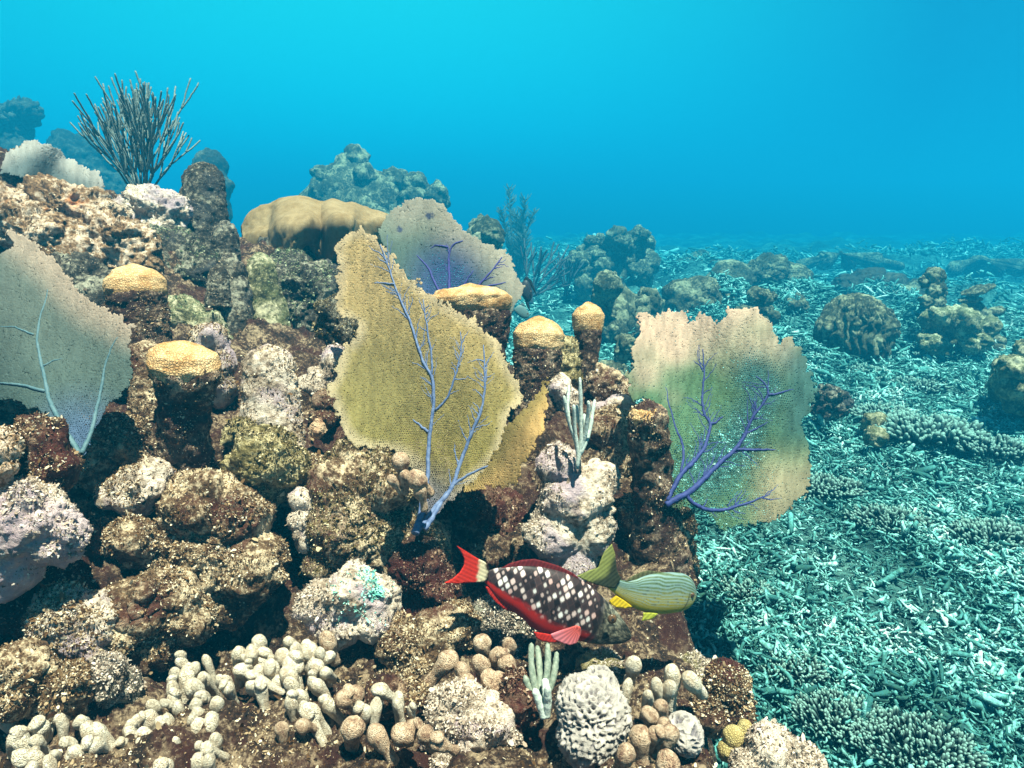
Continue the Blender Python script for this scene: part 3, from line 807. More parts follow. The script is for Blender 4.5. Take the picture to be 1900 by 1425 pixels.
# lower right platform
R('broad turf covered platform rock under the two fish', (1200, 1262), 1.18, [(1120, 1255, 0, 46), (1190, 1240, .05, 46), (1260, 1250, .05, 50), (1320, 1270, .04, 44), (1240, 1300, .0, 60)], 'olive', turf='turf_pale', nturf=9000, level=6)
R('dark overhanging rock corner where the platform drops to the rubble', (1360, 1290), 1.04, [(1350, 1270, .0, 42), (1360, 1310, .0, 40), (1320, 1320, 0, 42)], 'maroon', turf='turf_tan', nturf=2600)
R('pink white crusted rock at the bottom edge beside the rubble', (1440, 1400), .90, [(1435, 1395, 0, 46), (1480, 1425, .0, 46), (1400, 1430, 0, 40)], 'pale', turf='turf_pale', nturf=2600, level=6)
R('smooth yellow coral lobe poking up at the lower right of the reef', (1368, 1370), .93, [(1362, 1368, 0, 20), (1382, 1350, 0, 13), (1352, 1392, 0, 20)], 'yellow', name='yellow_coral', cat='coral', amp=.5)
R('grey porous rock with a pale green skin below the small finger cluster', (865, 1330), .94, [(850, 1320, 0, 52), (900, 1340, .0, 50), (850, 1370, 0, 50)], 'pale', turf='turf_pale', nturf=3500, level=6, pits=.10)
R('dark shaded lump between the porous rock and the ridged coral', (975, 1300), .96, [(970, 1290, 0, 42), (950, 1325, 0, 34)], 'maroon', turf='turf_maroon', nturf=1800)
R('brown stony lump at the bottom middle above a sausage shaped finger', (720, 1290), .98, [(715, 1290, 0, 38), (755, 1300, .01, 36)], 'maroon', turf='turf_tan', nturf=1800)
# upper left ridge
R('pale porous rock with orange rims on top of the left ridge', (140, 395), 1.94, [(100, 380, 0, 42), (160, 402, .0, 46), (60, 392, .02, 44), (200, 412, .03, 34)], 'porous', turf='turf_tan', nturf=1500, level=6, pits=.14, amp=1.5, size=.008)
R('orange brown rock at the left edge below the top left fan', (15, 405), 1.84, [(0, 386, 0, 42), (40, 415, 0, 42)], 'porous', turf='turf_tan', nturf=1000, level=6, pits=.12, amp=1.5, size=.008)
R('tan sloping rock above the tip of the left fan', (70, 440), 1.78, [(50, 425, 0, 40), (100, 450, 0, 46), (150, 470, .02, 45)], 'porous', turf='turf_tan', nturf=1200, level=6, pits=.08, amp=1.2, size=.008)
R('lavender white sponge covered rock under the tall soft coral', (290, 410), 2.08, [(275, 385, 0, 38), (310, 395, .0, 36), (250, 425, 0, 42), (295, 440, 0, 42)], 'pale', turf='turf_pale', nturf=1000, level=6, pits=.14, size=.008)
R('brown and white crusted rock in the middle of the left ridge', (215, 470), 1.88, [(190, 440, 0, 44), (235, 460, 0, 48), (200, 500, 0, 50), (260, 500, .0, 44)], 'porous', turf='turf_tan', nturf=1800, level=6, pits=.10, amp=1.4, size=.008)
R('shadowed rock hollow behind the tip of the left fan', (150, 540), 1.76, [(130, 520, 0, 55), (180, 560, .0, 55), (230, 580, .05, 50)], 'slate', turf='turf_dark', nturf=1200, amp=1.2)  # dark slate and turf colours stand in for the ridge's shade
R('rugged blue grey rock slope under the dark column', (330, 520), 2.02, [(320, 480, 0, 55), (360, 520, .0, 58), (330, 570, .0, 52), (290, 530, .0, 45)], 'slate', turf='turf_green', nturf=3500, level=6, pits=.08, size=.008)
R('teal crusted slope behind the second gold capped pillar', (370, 610), 1.80, [(340, 590, 0, 42), (385, 620, 0, 42), (350, 650, .0, 40)], 'green', turf='turf_green', nturf=2200)
R('white speckled rock standing right behind the tall gold capped pillar', (392, 660), 1.42, [(388, 635, 0, 33), (398, 675, 0, 36), (402, 720, .0, 34)], 'pale', turf='turf_tan', nturf=2400)
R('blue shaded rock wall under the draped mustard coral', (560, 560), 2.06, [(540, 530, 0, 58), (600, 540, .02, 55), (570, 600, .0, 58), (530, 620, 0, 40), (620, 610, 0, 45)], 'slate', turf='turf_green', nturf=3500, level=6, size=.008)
R('dark rounded rock with a fuzzy outline left of the central fan notch', (632, 600), 1.62, [(625, 590, 0, 36), (640, 620, .0, 36)], 'slate', turf='turf_olive', nturf=2600)
R('white crumbly rock at the left flank of the central fan', (620, 690), 1.52, [(625, 675, 0, 30), (600, 710, .0, 32), (570, 720, .02, 26)], 'pale', turf='turf_pale', nturf=2000)
R('brown knob with a smooth rounded head beside the central fan', (600, 745), 1.44, [(602, 745, 0, 22), (600, 775, 0, 24)], 'tan', turf='turf_tan', nturf=500, amp=.6)
R('pale tan ball on the rock just left of the central fan rim', (590, 795), 1.38, [(590, 795, 0, 15)], 'ball', name='knob_coral', cat='coral', amp=.5, level=5)

# mustard coral: overlapping draped shelves
t = thing('mustard_coral', 'smooth mustard coloured coral draped in folds over the rock behind the central fan', 'coral', P(585, 520, 2.3))
def drape():
    nx, ns = 170, 90
    x = np.linspace(450, 722, nx)
    yt = np.interp(x, [450, 461, 483, 521, 562, 597, 625, 654, 673, 692, 722], [419, 392, 376, 366, 365, 369, 373, 374, 385, 395, 397])
    kx = [450, 470, 490, 506, 516, 546, 572, 588, 598, 608, 625, 654, 668, 690, 722]
    yc = np.interp(x, kx, [436, 430, 430, 430, 420, 416, 404, 412, 424, 414, 404, 404, 414, 410, 408])
    dc = np.interp(x, kx, [2.47, 2.43, 2.42, 2.40, 2.26, 2.16, 2.18, 2.27, 2.32, 2.26, 2.17, 2.17, 2.32, 2.46, 2.5])
    for q in (yt, yc, dc):
        q[:] = np.convolve(np.pad(q, 5, 'edge'), np.hanning(11) / np.hanning(11).sum(), 'valid')
    hang = 46 + 22 * vnoise(np.stack([x * .03, 0 * x, 0 * x], 1), 4) 
    rows = []
    for i in range(nx):
        st = [(x[i], yt[i] + 70, 2.64), (x[i], yt[i] + 18, 2.62), (x[i], yt[i], 2.55), (x[i], yt[i] * .55 + yc[i] * .45 + 6, 2.55 * .5 + dc[i] * .5), (x[i], yc[i] - 2, dc[i] + .03), (x[i], yc[i] + 4, dc[i] - .012), (x[i], yc[i] + hang[i], dc[i] + .02), (x[i], yc[i] + hang[i] + 12, dc[i] + .10)]
        w = np.array([P(*s) for s in st]); rows.append(resample(w, ns))
    V = np.array(rows).reshape(-1, 3); F = gridfaces(nx, ns)
    V = V + vnormals(V, F) * (.006 * np.sin(V[:, 0] * 30 + V[:, 1] * 9 + 2.5 * vnoise(V * 5, 6)) + .012 * fbm(V * 9, 3, .5, 3) + .0035 * fbm(V * 45, 3, .6, 4))[:, None]
    o = part('drape', V, F, M['mustard'], t)
    m = o.modifiers.new('thickness', 'SOLIDIFY'); m.thickness = .018; m.offset = 0
drape()
R('dark rock stem under the draped mustard coral', (585, 500), 2.45, [(520, 480, 0, 46), (585, 490, 0, 50), (650, 485, 0, 44), (580, 530, 0, 55)], 'slate', turf='turf_dark', nturf=1200)
# ================================================================== sea fans
z4 = lambda L: [(560 + a * .42122, 400 + b * .42105) for a, b in L]
z5 = lambda L: [(960 + a * .33689, 520 + b * .33684) for a, b in L]
z3 = lambda L: [(a * .29474, 420 + b * .29474) for a, b in L]
z2 = lambda L: [(420 + a * .31579, 240 + b * .31579) for a, b in L]
z1 = lambda L: [(a * .26316, 150 + b * .26316) for a, b in L]

def lerp(a, b, t):
    a = np.asarray(a, float); b = np.asarray(b, float); t = np.asarray(t)[:, None]
    return a + (b - a) * t
def vary(C, X, Y, r, amt=.16, seed=3):
    q = np.stack([X * .018, Y * .018, 0 * X], 1); q2 = np.stack([X * .16, Y * .05, 0 * X], 1)
    m = 1 + amt * fbm(q, 3, .6, seed) + amt * 1.1 * vnoise(q2, seed + 1) + .05 * r.normal(size=len(X))
    return np.clip(C * np.clip(m, .45, 1.6)[:, None], 0, .85)

# central fan
ol = z4([(255, 38), (340, 105), (380, 155), (420, 215), (480, 275), (540, 330), (590, 365), (640, 400), (740, 455), (820, 500), (870, 570), (900, 640), (935, 705), (970, 760), (968, 820), (930, 860), (905, 895), (900, 960), (860, 1060), (800, 1130), (745, 1170), (700, 1230), (640, 1260), (590, 1300), (548, 1340), (530, 1310),
         (560, 1210), (530, 1150), (490, 1080), (420, 1040), (300, 1030), (230, 1000), (185, 950), (150, 850), (118, 770), (135, 730), (150, 700), (170, 630), (185, 560), (215, 560), (245, 530), (250, 490), (200, 455), (150, 430), (143, 380), (160, 310), (165, 220), (148, 150), (175, 95), (215, 70), (240, 65)])
ol1 = ol
m1 = z4([(552, 1170), (560, 1000), (575, 900), (585, 800), (572, 700), (540, 660), (510, 570), (480, 480), (440, 390), (410, 300), (380, 220), (345, 130)])
m2 = z4([(515, 1385), (580, 1290), (650, 1210), (680, 1130), (720, 1010), (760, 920), (795, 850), (810, 760), (808, 650), (800, 570)])
m3 = z4([(650, 1205), (720, 1150), (790, 1120), (870, 1090), (930, 1060)])
m4 = z4([(590, 860), (640, 810), (670, 730), (690, 660), (705, 590), (698, 510)])
m5 = z4([(572, 700), (572, 600), (552, 480), (535, 370)])
m0 = z4([(505, 1390), (530, 1300), (552, 1170)])
fx, fy = 775, 985
def dep1(x, y):
    u = (x - fx) / 400; v = (fy - y) / 580
    fold = sstep(-30, 60, (x - 900) * .78 + (y - 830) * .62 )
    return .15 * v + .10 * u * u + .018 * np.sin(u * 6 + v * 5) + .03 * sstep(.25, -.25, u) * v - .06 * fold * sstep(700, 800, y)
def col1(x, y, r):
    v = np.clip((fy - y) / 580, 0, 1)
    C = lerp((.34, .27, .09), (.60, .43, .21), sstep(.2, .9, v))
    g = sstep(190, 20, np.hypot((x - 690) * .9, y - 720)) * .55  # olive tissue, with the shadow on the lower left put into its colour
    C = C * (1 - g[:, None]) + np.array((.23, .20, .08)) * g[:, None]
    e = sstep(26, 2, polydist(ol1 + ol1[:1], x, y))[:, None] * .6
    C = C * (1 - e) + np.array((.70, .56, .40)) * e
    pb = sstep(130, 25, np.hypot(x - 785, y - 960))[:, None] * .7
    C = C * (1 - pb) + np.array((.16, .17, .30)) * pb
    return vary(C, x, y, r)
def hole1(x, y): return .75 * sstep(200, 30, np.hypot(x - 790, (y - 960) * .75)) + .10
lobe = [(1015, 697), (1018, 722), (1013, 758), (1006, 796), (981, 846), (964, 884), (940, 902), (915, 900), (897, 906), (863, 912), (868, 890), (890, 872), (915, 845), (932, 815), (952, 778), (985, 748), (1003, 720)]
def deplobe(x, y): return dep1(x, y) - .045 - .10 * sstep(890, 1010, x) + .05 * sstep(60, 0, polydist([(868, 890), (915, 845), (952, 778), (1003, 720)], x, y))
def collobe(x, y, r): return vary(lerp((.36, .26, .10), (.58, .38, .16), sstep(5, 40, polydist([(868, 890), (915, 845), (952, 778), (1003, 720)], x, y))), x, y, r)
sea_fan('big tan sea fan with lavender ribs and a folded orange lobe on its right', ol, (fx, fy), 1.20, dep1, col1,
        [(m0, 7.5, 4.4), (m1, 4.4, 1.2), (m2, 5.4, 1.0), (m3, 3.6, .9), (m4, 2.6, .9), (m5, 2.6, 1.0), (z4([(556, 955), (530, 930), (490, 900)]), 3, 1.2), (z4([(410, 305), (370, 297), (320, 297)]), 2.2, 1.0), (z4([(500, 1400), (520, 1330), (530, 1230)]), 9, 2), (z4([(540, 1380), (600, 1290), (640, 1220)]), 6, 3)]
        + fan_twigs(m1, 34, 46, 1) + fan_twigs(m2, 26, 40, 2) + fan_twigs(m4, 12, 30, 3) + fan_twigs(m5, 8, 26, 4), 'vein', 2, cellx=3.4, seed=11, hole=hole1, extra=[('folded_lobe', lobe, deplobe, collobe)])

# right fan
ol = z5([(655, 320), (665, 200), (700, 185), (750, 205), (765, 165), (820, 175), (890, 150), (940, 160), (958, 255), (1000, 165), (1060, 175), (1085, 215), (1115, 240), (1140, 205), (1150, 160), (1220, 150), (1300, 155), (1350, 180), (1380, 230), (1420, 290), (1440, 345), (1500, 315), (1550, 370), (1600, 430), (1630, 520), (1635, 620), (1610, 720), (1560, 800), (1580, 860), (1620, 900), (1625, 1000), (1610, 1090), (1570, 1180), (1500, 1260), (1430, 1300), (1340, 1330), (1250, 1360), (1150, 1370), (1090, 1330), (1060, 1280), (950, 1240), (880, 1240), (820, 1250), (830, 1200), (860, 1090), (850, 1000), (830, 900), (810, 800), (780, 720), (700, 660), (620, 640), (600, 590), (620, 480), (640, 380)])
v1 = z5([(815, 1235), (900, 1190), (960, 1150), (1040, 1070), (1110, 1000), (1200, 930), (1240, 860), (1270, 780), (1330, 700), (1380, 630), (1370, 570), (1315, 530)])
v2 = z5([(830, 1220), (860, 1130), (920, 1050), (980, 1000), (1020, 920), (1050, 840), (1060, 790), (1015, 740), (1010, 650), (1020, 560), (1020, 380)])
v3 = z5([(900, 1060), (915, 940), (900, 870), (860, 800), (835, 700), (815, 590)])
v4 = z5([(930, 1180), (960, 1230), (1020, 1250), (1080, 1262), (1150, 1250), (1230, 1230), (1310, 1210), (1390, 1180)])
v5 = z5([(1205, 935), (1300, 935), (1420, 935)])
def dep2(x, y):
    u = (x - 1340) / 180; v = (935 - y) / 370
    return .17 * v + .05 * u * u * u + .022 * np.sin(u * 3.5 + v * 4) + .05 * sstep(1440, 1510, x) - .05 * sstep(830, 940, y) * sstep(1330, 1480, x)
def col2(x, y, r):
    q = np.stack([x * .02, y * .02, 0 * x], 1)
    t = sstep(740, 590, y + 35 * vnoise(q, 9) + (x - 1300) * .18)
    C = lerp((.13, .23, .13), (.70, .51, .39), t)
    pr = np.maximum(sstep(70, 5, polydist(v1[3:], x, y)) * .55, sstep(1400, 1490, x) * sstep(860, 780, y) * sstep(610, 680, y) * .55)
    C = C * (1 - pr[:, None]) + np.array((.05, .15, .20)) * pr[:, None]
    lo = sstep(800, 900, y) * sstep(1360, 1440, x)
    C = C * (1 - .8 * lo[:, None]) + np.array((.42, .33, .22)) * .8 * lo[:, None]
    return vary(C, x, y, r, .18)
def hole2(x, y): return .78 * sstep(190, 40, np.hypot(x - 1290, y - 905)) + .45 * sstep(70, 10, polydist(v1, x, y)) + .06
sea_fan('sea fan with tan upper rim and violet ribs at the right end of the reef', ol, (1235, 935), 1.33, dep2, col2,
        [(v1, 6.2, 1.1), (v2, 4.8, 1.0), (v3, 3.0, .9), (v4, 4.4, 1.0), (v5, 3.5, 1.0), (z5([(1060, 795), (1090, 785), (1130, 750)]), 3, 1), (z5([(1380, 630), (1450, 625), (1520, 600)]), 2.5, .8), (z5([(1240, 850), (1300, 830), (1380, 780)]), 2.4, .8)]
        + fan_twigs(v1, 32, 50, 5) + fan_twigs(v2, 28, 44, 6) + fan_twigs(v4, 14, 38, 7), 'vein_blue', 2, cellx=3.6, seed=21, hole=hole2, jag=6.0)

# left fan
ol = z3([(78, 25), (130, 60), (250, 150), (380, 260), (430, 340), (500, 410), (590, 490), (640, 500), (690, 540), (760, 540), (790, 600), (840, 620), (835, 690), (810, 740), (815, 800), (830, 900), (820, 1000), (740, 1080), (660, 1150), (600, 1250), (560, 1330), (545, 1430), (490, 1430), (420, 1330), (330, 1200), (250, 1150), (180, 1130), (80, 1100), (0, 1095), (-250, 1060), (-420, 800), (-330, 400), (-150, 200), (60, 150), (82, 105), (50, 60)])
l1 = z3([(515, 1430), (580, 1260), (610, 1130), (640, 1000), (660, 900), (700, 760), (740, 700)])
l2 = z3([(500, 1430), (420, 1300), (350, 1200), (300, 1080), (275, 960), (250, 850), (225, 720), (240, 580), (280, 500), (300, 400)])
l3 = z3([(285, 1040), (150, 1000), (0, 990), (-150, 1000)])
def dep3(x, y):
    u = (x - 150) / 200; v = (840 - y) / 400
    return .16 * v + .06 * u * u + .02 * np.sin(u * 4 + v * 3) + .06 * sstep(.2, -1.2, u)
def col3(x, y, r):
    v = np.clip((840 - y) / 400, 0, 1)
    ed = sstep(70, 5, polydist(ol[:12], x, y))  # lit upper right edge is painted into the net colour
    C = lerp((.09, .15, .14), (.20, .22, .19), v)
    C = C * (1 - ed[:, None]) + np.array((.55, .43, .34)) * ed[:, None]
    pb = sstep(140, 20, np.hypot(x - 150, y - 830))[:, None] * .7
    C = C * (1 - pb) + np.array((.12, .18, .34)) * pb
    return vary(C, x, y, r, .10)
def hole3(x, y): return .5 * sstep(150, 20, np.hypot(x - 150, y - 820)) + .02
sea_fan('large grey green sea fan with a pale lit rim cut off by the left edge', ol, (150, 845), 1.04, dep3, col3,
        [(l1, 4.5, 1.2), (l2, 5, 1.2), (l3, 3.5, 1.0), (z3([(270, 880), (330, 850), (390, 830)]), 2.5, 1), (z3([(215, 680), (150, 660), (60, 640), (0, 630)]), 2.5, 1)], 'vein_grey', 2, cellx=3.6, seed=31, hole=hole3, jag=4.0)

# fan behind the central one
ol = z2([(905, 640), (900, 600), (930, 540), (950, 490), (1000, 450), (1060, 430), (1130, 415), (1210, 415), (1270, 445), (1320, 510), (1380, 580), (1450, 630), (1540, 670), (1640, 705), (1680, 750), (1690, 830), (1720, 890), (1745, 930), (1730, 980), (1690, 1040), (1600, 1150), (1400, 1250), (1250, 1250), (1150, 1000), (1050, 850), (950, 720)])
b1 = z2([(1300, 1250), (1310, 1000), (1305, 850), (1305, 680), (1390, 655)])
b2 = z2([(1310, 1050), (1220, 900), (1190, 820), (1120, 740)])
b3 = z2([(1330, 1100), (1400, 900), (1450, 830)])
b4 = z2([(1350, 1080), (1480, 920), (1550, 850), (1620, 750)])
b5 = z2([(1400, 1000), (1500, 920), (1640, 900)])
def dep4(x, y):
    u = (x - 830) / 140; v = (640 - y) / 260
    return .15 * v + .06 * u * u + .02 * np.sin(u * 3 + v * 4)
def col4(x, y, r):
    ed = sstep(80, 8, polydist(ol[5:17], x, y))
    C = np.tile(np.array((.13, .18, .16)), (len(x), 1))
    top = sstep(480, 400, y)[:, None]
    C = C * (1 - top) + np.array((.27, .30, .24)) * top
    C = C * (1 - ed[:, None]) + np.array((.48, .41, .33)) * ed[:, None]
    pb = (sstep(95, 20, np.hypot((x - 828) * .9, (y - 530) * .8)) * .75)[:, None]
    C = C * (1 - pb) + np.array((.05, .08, .26)) * pb
    for cx, cy, rr in ((796, 400, 9), (743, 425, 7)):
        s = sstep(rr, rr * .5, np.hypot(x - cx, y - cy) + 3 * vnoise(np.stack([x * .3, y * .3, 0 * x], 1), 4))[:, None]
        C = C * (1 - s) + np.array((.10, .11, .18)) * s
    return vary(C, x, y, r, .10)
sea_fan('lilac grey sea fan with a purple heart and two dark spots', ol, (830, 640), 1.95, dep4, col4,
        [(b1, 4.5, 1.2), (b2, 3, 1), (b3, 3, 1), (b4, 3, 1), (b5, 2.4, .9), (z2([(1305, 690), (1230, 680), (1200, 700)]), 2, .8)] + fan_twigs(b1, 6, 26, 12) + fan_twigs(b4, 5, 22, 13), 'vein_dark', 2, cellx=3.8, seed=41, hole=lambda x, y: .35 * sstep(120, 20, np.hypot(x - 830, y - 560)), jag=2.5)

# fan lying along the top left ridge
ol = z1([(-250, 600), (-100, 560), (0, 520), (80, 480), (180, 430), (280, 432), (370, 440), (430, 480), (470, 540), (540, 590), (620, 615), (690, 640), (720, 680), (740, 750), (760, 830), (600, 800), (450, 740), (300, 700), (150, 680), (0, 660), (-250, 760)])
def dep5(x, y):
    return .25 * (1 - np.clip((400 - y) / 140, 0, 1)) * -.4 + .03 * np.sin(x * .04 + y * .03) + .0006 * (x - 100)
def col5(x, y, r):
    ed = sstep(40, 4, polydist(ol[2:14], x, y))[:, None]
    C = np.tile(np.array((.17, .20, .20)), (len(x), 1)) * (1 - ed) + np.array((.50, .46, .42)) * ed
    return vary(C, x, y, r, .16)
sea_fan('pale lilac sea fan leaning over the rocks at the top left edge', ol, (90, 365), 2.1, dep5, col5,
        [] and [(z1([(350, 800), (300, 640), (240, 520), (200, 460)]), 3, 1), (z1([(360, 800), (420, 650), (380, 520), (360, 470)]), 2.6, .9), (z1([(400, 790), (520, 700), (640, 660)]), 2.4, .9), (z1([(330, 780), (160, 640), (20, 580)]), 2.4, .9)], 'vein_grey', 2, cellx=4.0, seed=51, hole=lambda x, y: 0 * x, jag=2.5)

# tall branching soft coral on the left ridge ------------------------
def bush_coral(label, base, d, n_main, spread, height, seed, mat='rod', r0=7.0, r1=2.6, lean=0.0, cat='soft coral', name='sea_rod_bush', levels=4, tipmat=None, flat=.25):
    r = np.random.default_rng(seed)
    t = thing(name, label, cat, P(*base, d))
    s = d / FPX
    def grow(mb, p, a, dz, lvl, rad, L):
        n = 9; pts = [p]; 
        for k in range(n):
            a2 = a + r.normal(0, .07); a += (lean - a) * .035
            dz += r.normal(0, .04)
            pts.append(pts[-1] + np.array([math.sin(a2), flat * dz, math.cos(a2)]) * L / n)
        re = max(r1, rad * .80) if lvl < levels else r1 * .9
        mb.tube(pts, s * np.linspace(rad, re, n + 1) * (1 + .025 * r.normal(size=n + 1)), 7)
        if lvl < levels:
            sp = .30 / (1 + .35 * lvl)
            kids = 2 if (lvl or r.random() < .6) else 3
            for q in np.linspace(-1, 1, kids):
                if lvl >= 2 and r.random() < .16: continue
                grow(mb, pts[-1] - (pts[-1] - pts[-2]) * .2, a + q * sp * r.uniform(.6, 1.4), dz + r.normal(0, .5), lvl + 1, re, L * r.uniform(.62, 1.05))
    b = P(*base, d)
    mb = MB(); mb.tube([b - np.array([0, 0, .03]), b, b + np.array([0, 0, height * s * .10])], s * np.array([r0 * 1.7, r0 * 1.4, r0 * 1.1]), 9)
    V, F = mb.get(); part('holdfast', V, F, M[mat], t)
    for i, a in enumerate(np.linspace(-spread, spread, n_main)):
        mb = MB()
        L = height * s * (.30 - .02 * abs(a)) * r.uniform(.85, 1.1)
        grow(mb, b + np.array([0, 0, height * s * .07]), a + lean + r.normal(0, .03), r.normal(0, .8), 0, r0 * .75, L)
        V, F = mb.get(); part('branch', V, F, M[mat], t)
    return t
bush_coral('tall many branched soft coral rising from the top of the left ridge', (266, 388), 2.5, 22, .66, 195, 4, levels=3, r0=3.0, r1=1.5)
def rods(name, label, base, d, lines, r, mat, seed):
    t = thing(name, label, 'soft coral', P(*base, d)); rr = np.random.default_rng(seed)
    for pl in lines:
        q = resample(pl, 16); dd = d + np.linspace(0, 1, 16) ** 1.5 * rr.normal(0, .025)
        V, F, T = tube(P(q[:, 0], q[:, 1], dd), rpx(r, d) * (1 + .08 * rr.normal(size=16)) * np.interp(np.linspace(0, 1, 16), [0, .9, 1], [1.15, 1, .7]), 9)
        part('branch', V, [F, T], M[mat], t)
    return t
rods('sea_rod', 'little white forked sea rod standing on the white lilac rock', (1074, 866), 1.27, [z5(L) for L in (
    [(328, 1040), (335, 980), (350, 920), (352, 800), (350, 700), (346, 600), (345, 540)], [(342, 960), (320, 880), (285, 790), (264, 700), (258, 640)], [(336, 985), (326, 900), (316, 830), (313, 760), (311, 690)],
    [(350, 930), (375, 850), (382, 780), (395, 700), (390, 668)], [(345, 960), (388, 870), (405, 800), (415, 720), (426, 660)], [(287, 795), (274, 720), (280, 640), (285, 580)], [(352, 820), (330, 750), (327, 690)], [(388, 870), (372, 800), (368, 740)])], 3.6, 'rod_white', 5)
rods('sea_rod', 'small pale green finger gorgonian at the bottom right of the parrotfish', (1005, 1292), .93, [
    [(1000, 1300), (990, 1265), (985, 1230), (986, 1196)], [(1002, 1300), (1002, 1260), (1000, 1225), (997, 1200)], [(1005, 1300), (1014, 1260), (1017, 1225), (1016, 1196)], [(1008, 1300), (1024, 1270), (1030, 1240), (1033, 1212)], [(998, 1300), (982, 1280), (974, 1255)]], 6.0, 'rod_pale', 6)
rods('sea_rod', 'two white stubby sea rods in front of the small finger gorgonian', (1012, 1325), .90, [
    [(1010, 1330), (1002, 1305), (992, 1280)], [(1014, 1330), (1016, 1300), (1016, 1275)], [(1016, 1305), (1014, 1285), (1011, 1262)]], 7.5, 'rod_white', 7)
# ================================================================== pillars
GP = 'pillar corals standing on the reef'
pillar('tall dark pillar with a wide golden dome cap at the left of the reef', (341, 634), (352, 1000), 1.14,
       [(0, 105), (.15, 86), (.28, 62), (.40, 51), (.52, 46), (.62, 47), (.70, 52), (.78, 62), (.84, 66), (.90, 66), (.95, 56), (.98, 37), (1, 8)], .885, nturf=4500, turf='turf_tan', group=GP, dfoot=1.26, amp=1.7)
pillar('thick dark pillar with a tilted orange gold cap above the left fan', (248, 491), (268, 700), 1.46,
       [(0, 56), (.2, 52), (.45, 53), (.65, 54), (.76, 55), (.86, 50), (.94, 36), (1, 8)], .74, nturf=2500, group=GP)
pillar('thin black stemmed pillar with a round ochre cap like a mushroom', (1091, 561), (1092, 765), 1.68,
       [(0, 22), (.2, 17), (.4, 17), (.55, 20), (.68, 25), (.78, 29), (.88, 29), (.95, 21), (1, 5)], .75, nturf=1000, group=GP)
pillar('stout pillar with a cream yellow rounded cap beside the mushroom pillar', (1000, 588), (990, 790), 1.56,
       [(0, 42), (.25, 38), (.45, 42), (.6, 46), (.72, 48), (.84, 47), (.93, 36), (1, 8)], .73, nturf=1600, group=GP)
pillar('broad dark coral head with a wide cream cap behind the central fan', (872, 529), (885, 730), 1.68,
       [(0, 50), (.3, 52), (.5, 60), (.65, 70), (.78, 77), (.87, 76), (.94, 58), (1, 14)], .76, nturf=1500, group=GP)
pillar('dark pillar with a small flat cream cap in front of the right fan', (1200, 750), (1225, 1075), 1.29,
       [(0, 74), (.2, 62), (.4, 48), (.6, 38), (.78, 34), (.88, 36), (.95, 36), (.985, 26), (1, 8)], .925, nturf=4000, turf='turf_tan', group=GP, dfoot=1.40, amp=1.7)
pillar('dead blunt column with a blue white crusted foot left of the central fan', (497, 640), (510, 860), 1.40,
       [(0, 60), (.3, 55), (.55, 50), (.75, 49), (.88, 48), (.95, 38), (1, 10)], None, body='pale', nturf=5000, turf='turf_tan', group=GP)
pillar('short dark pillar squeezed between the left fan and the tall gold capped pillar', (272, 633), (275, 780), 1.36,
       [(0, 34), (.4, 29), (.75, 31), (.92, 27), (1, 8)], None, body='tan', nturf=1600, turf='turf_tan', group=GP)
pillar('tall dark rounded column on the skyline right of the soft coral', (378, 303), (382, 500), 2.2,
       [(0, 45), (.3, 42), (.6, 41), (.8, 38), (.92, 30), (1, 9)], None, body='slate', nturf=700, amp=1.3, group=GP)
pillar('short dark stump at the right foot of the skyline column', (418, 410), (420, 520), 2.1,
       [(0, 30), (.5, 27), (.85, 24), (1, 7)], None, body='slate', nturf=400, group=GP)
pillar('crooked grey column with a thin white edge below the skyline column', (425, 470), (440, 690), 1.85,
       [(0, 40), (.3, 34), (.6, 36), (.85, 30), (1, 9)], None, body='slate', nturf=900, amp=1.5, group=GP)
pillar('pale green crusted column right of the crooked grey column', (482, 470), (505, 680), 1.95,
       [(0, 48), (.4, 40), (.7, 33), (.9, 25), (1, 8)], None, body='green', nturf=1800, turf='turf_green', group=GP)
pillar('stubby column with two blunt knobs on the blue grey slope', (405, 492), (405, 570), 1.80,
       [(0, 26), (.5, 22), (.85, 18), (1, 5)], None, body='slate', nturf=300, group=GP)

# ================================================================== finger corals
def finger_shapes(mat, n=7, bulb=1.25):
    out = []
    for i in range(n):
        r = np.random.default_rng(500 + i)
        ph = np.linspace(0, math.pi / 2, 7)
        t = np.concatenate([np.linspace(0, .70, 9), .74 + .26 * np.sin(ph)])
        bend = r.normal(0, .18, 2)
        pts = np.stack([bend[0] * t * t, bend[1] * t * t, t * 1.0], 1)
        rad = .20 * np.concatenate([np.interp(t[:9], [0, .35, .70], [1.0, .92, 1.05 * bulb]), 1.1 * bulb * np.maximum(np.cos(ph), .06)])
        V, F, T = tube(pts, rad, 18)
        if i % 3 == 1:
            p2 = pts[7] + np.stack([.25 * t * math.cos(i), .25 * t * math.sin(i), .45 * t], 1)
            V2, F2, T2 = tube(p2, rad * .8, 16)
            F = np.vstack([F, F2 + len(V)]); T = np.vstack([T, T2 + len(V)]); V = np.vstack([V, V2])
        dr = V - pts[np.clip(np.searchsorted(t, V[:, 2]), 0, 15)]
        V = V + dr * (.26 * fbm(V * 4, 3, .6, i) + .07 * fbm(V * 14, 3, .6, i + 30))[:, None]
        me = mesh('finger', V, [F, T], M[mat]); out.append(me)
    return out
FS = {'finger': finger_shapes('finger'), 'knob': finger_shapes('knob', bulb=1.45)}
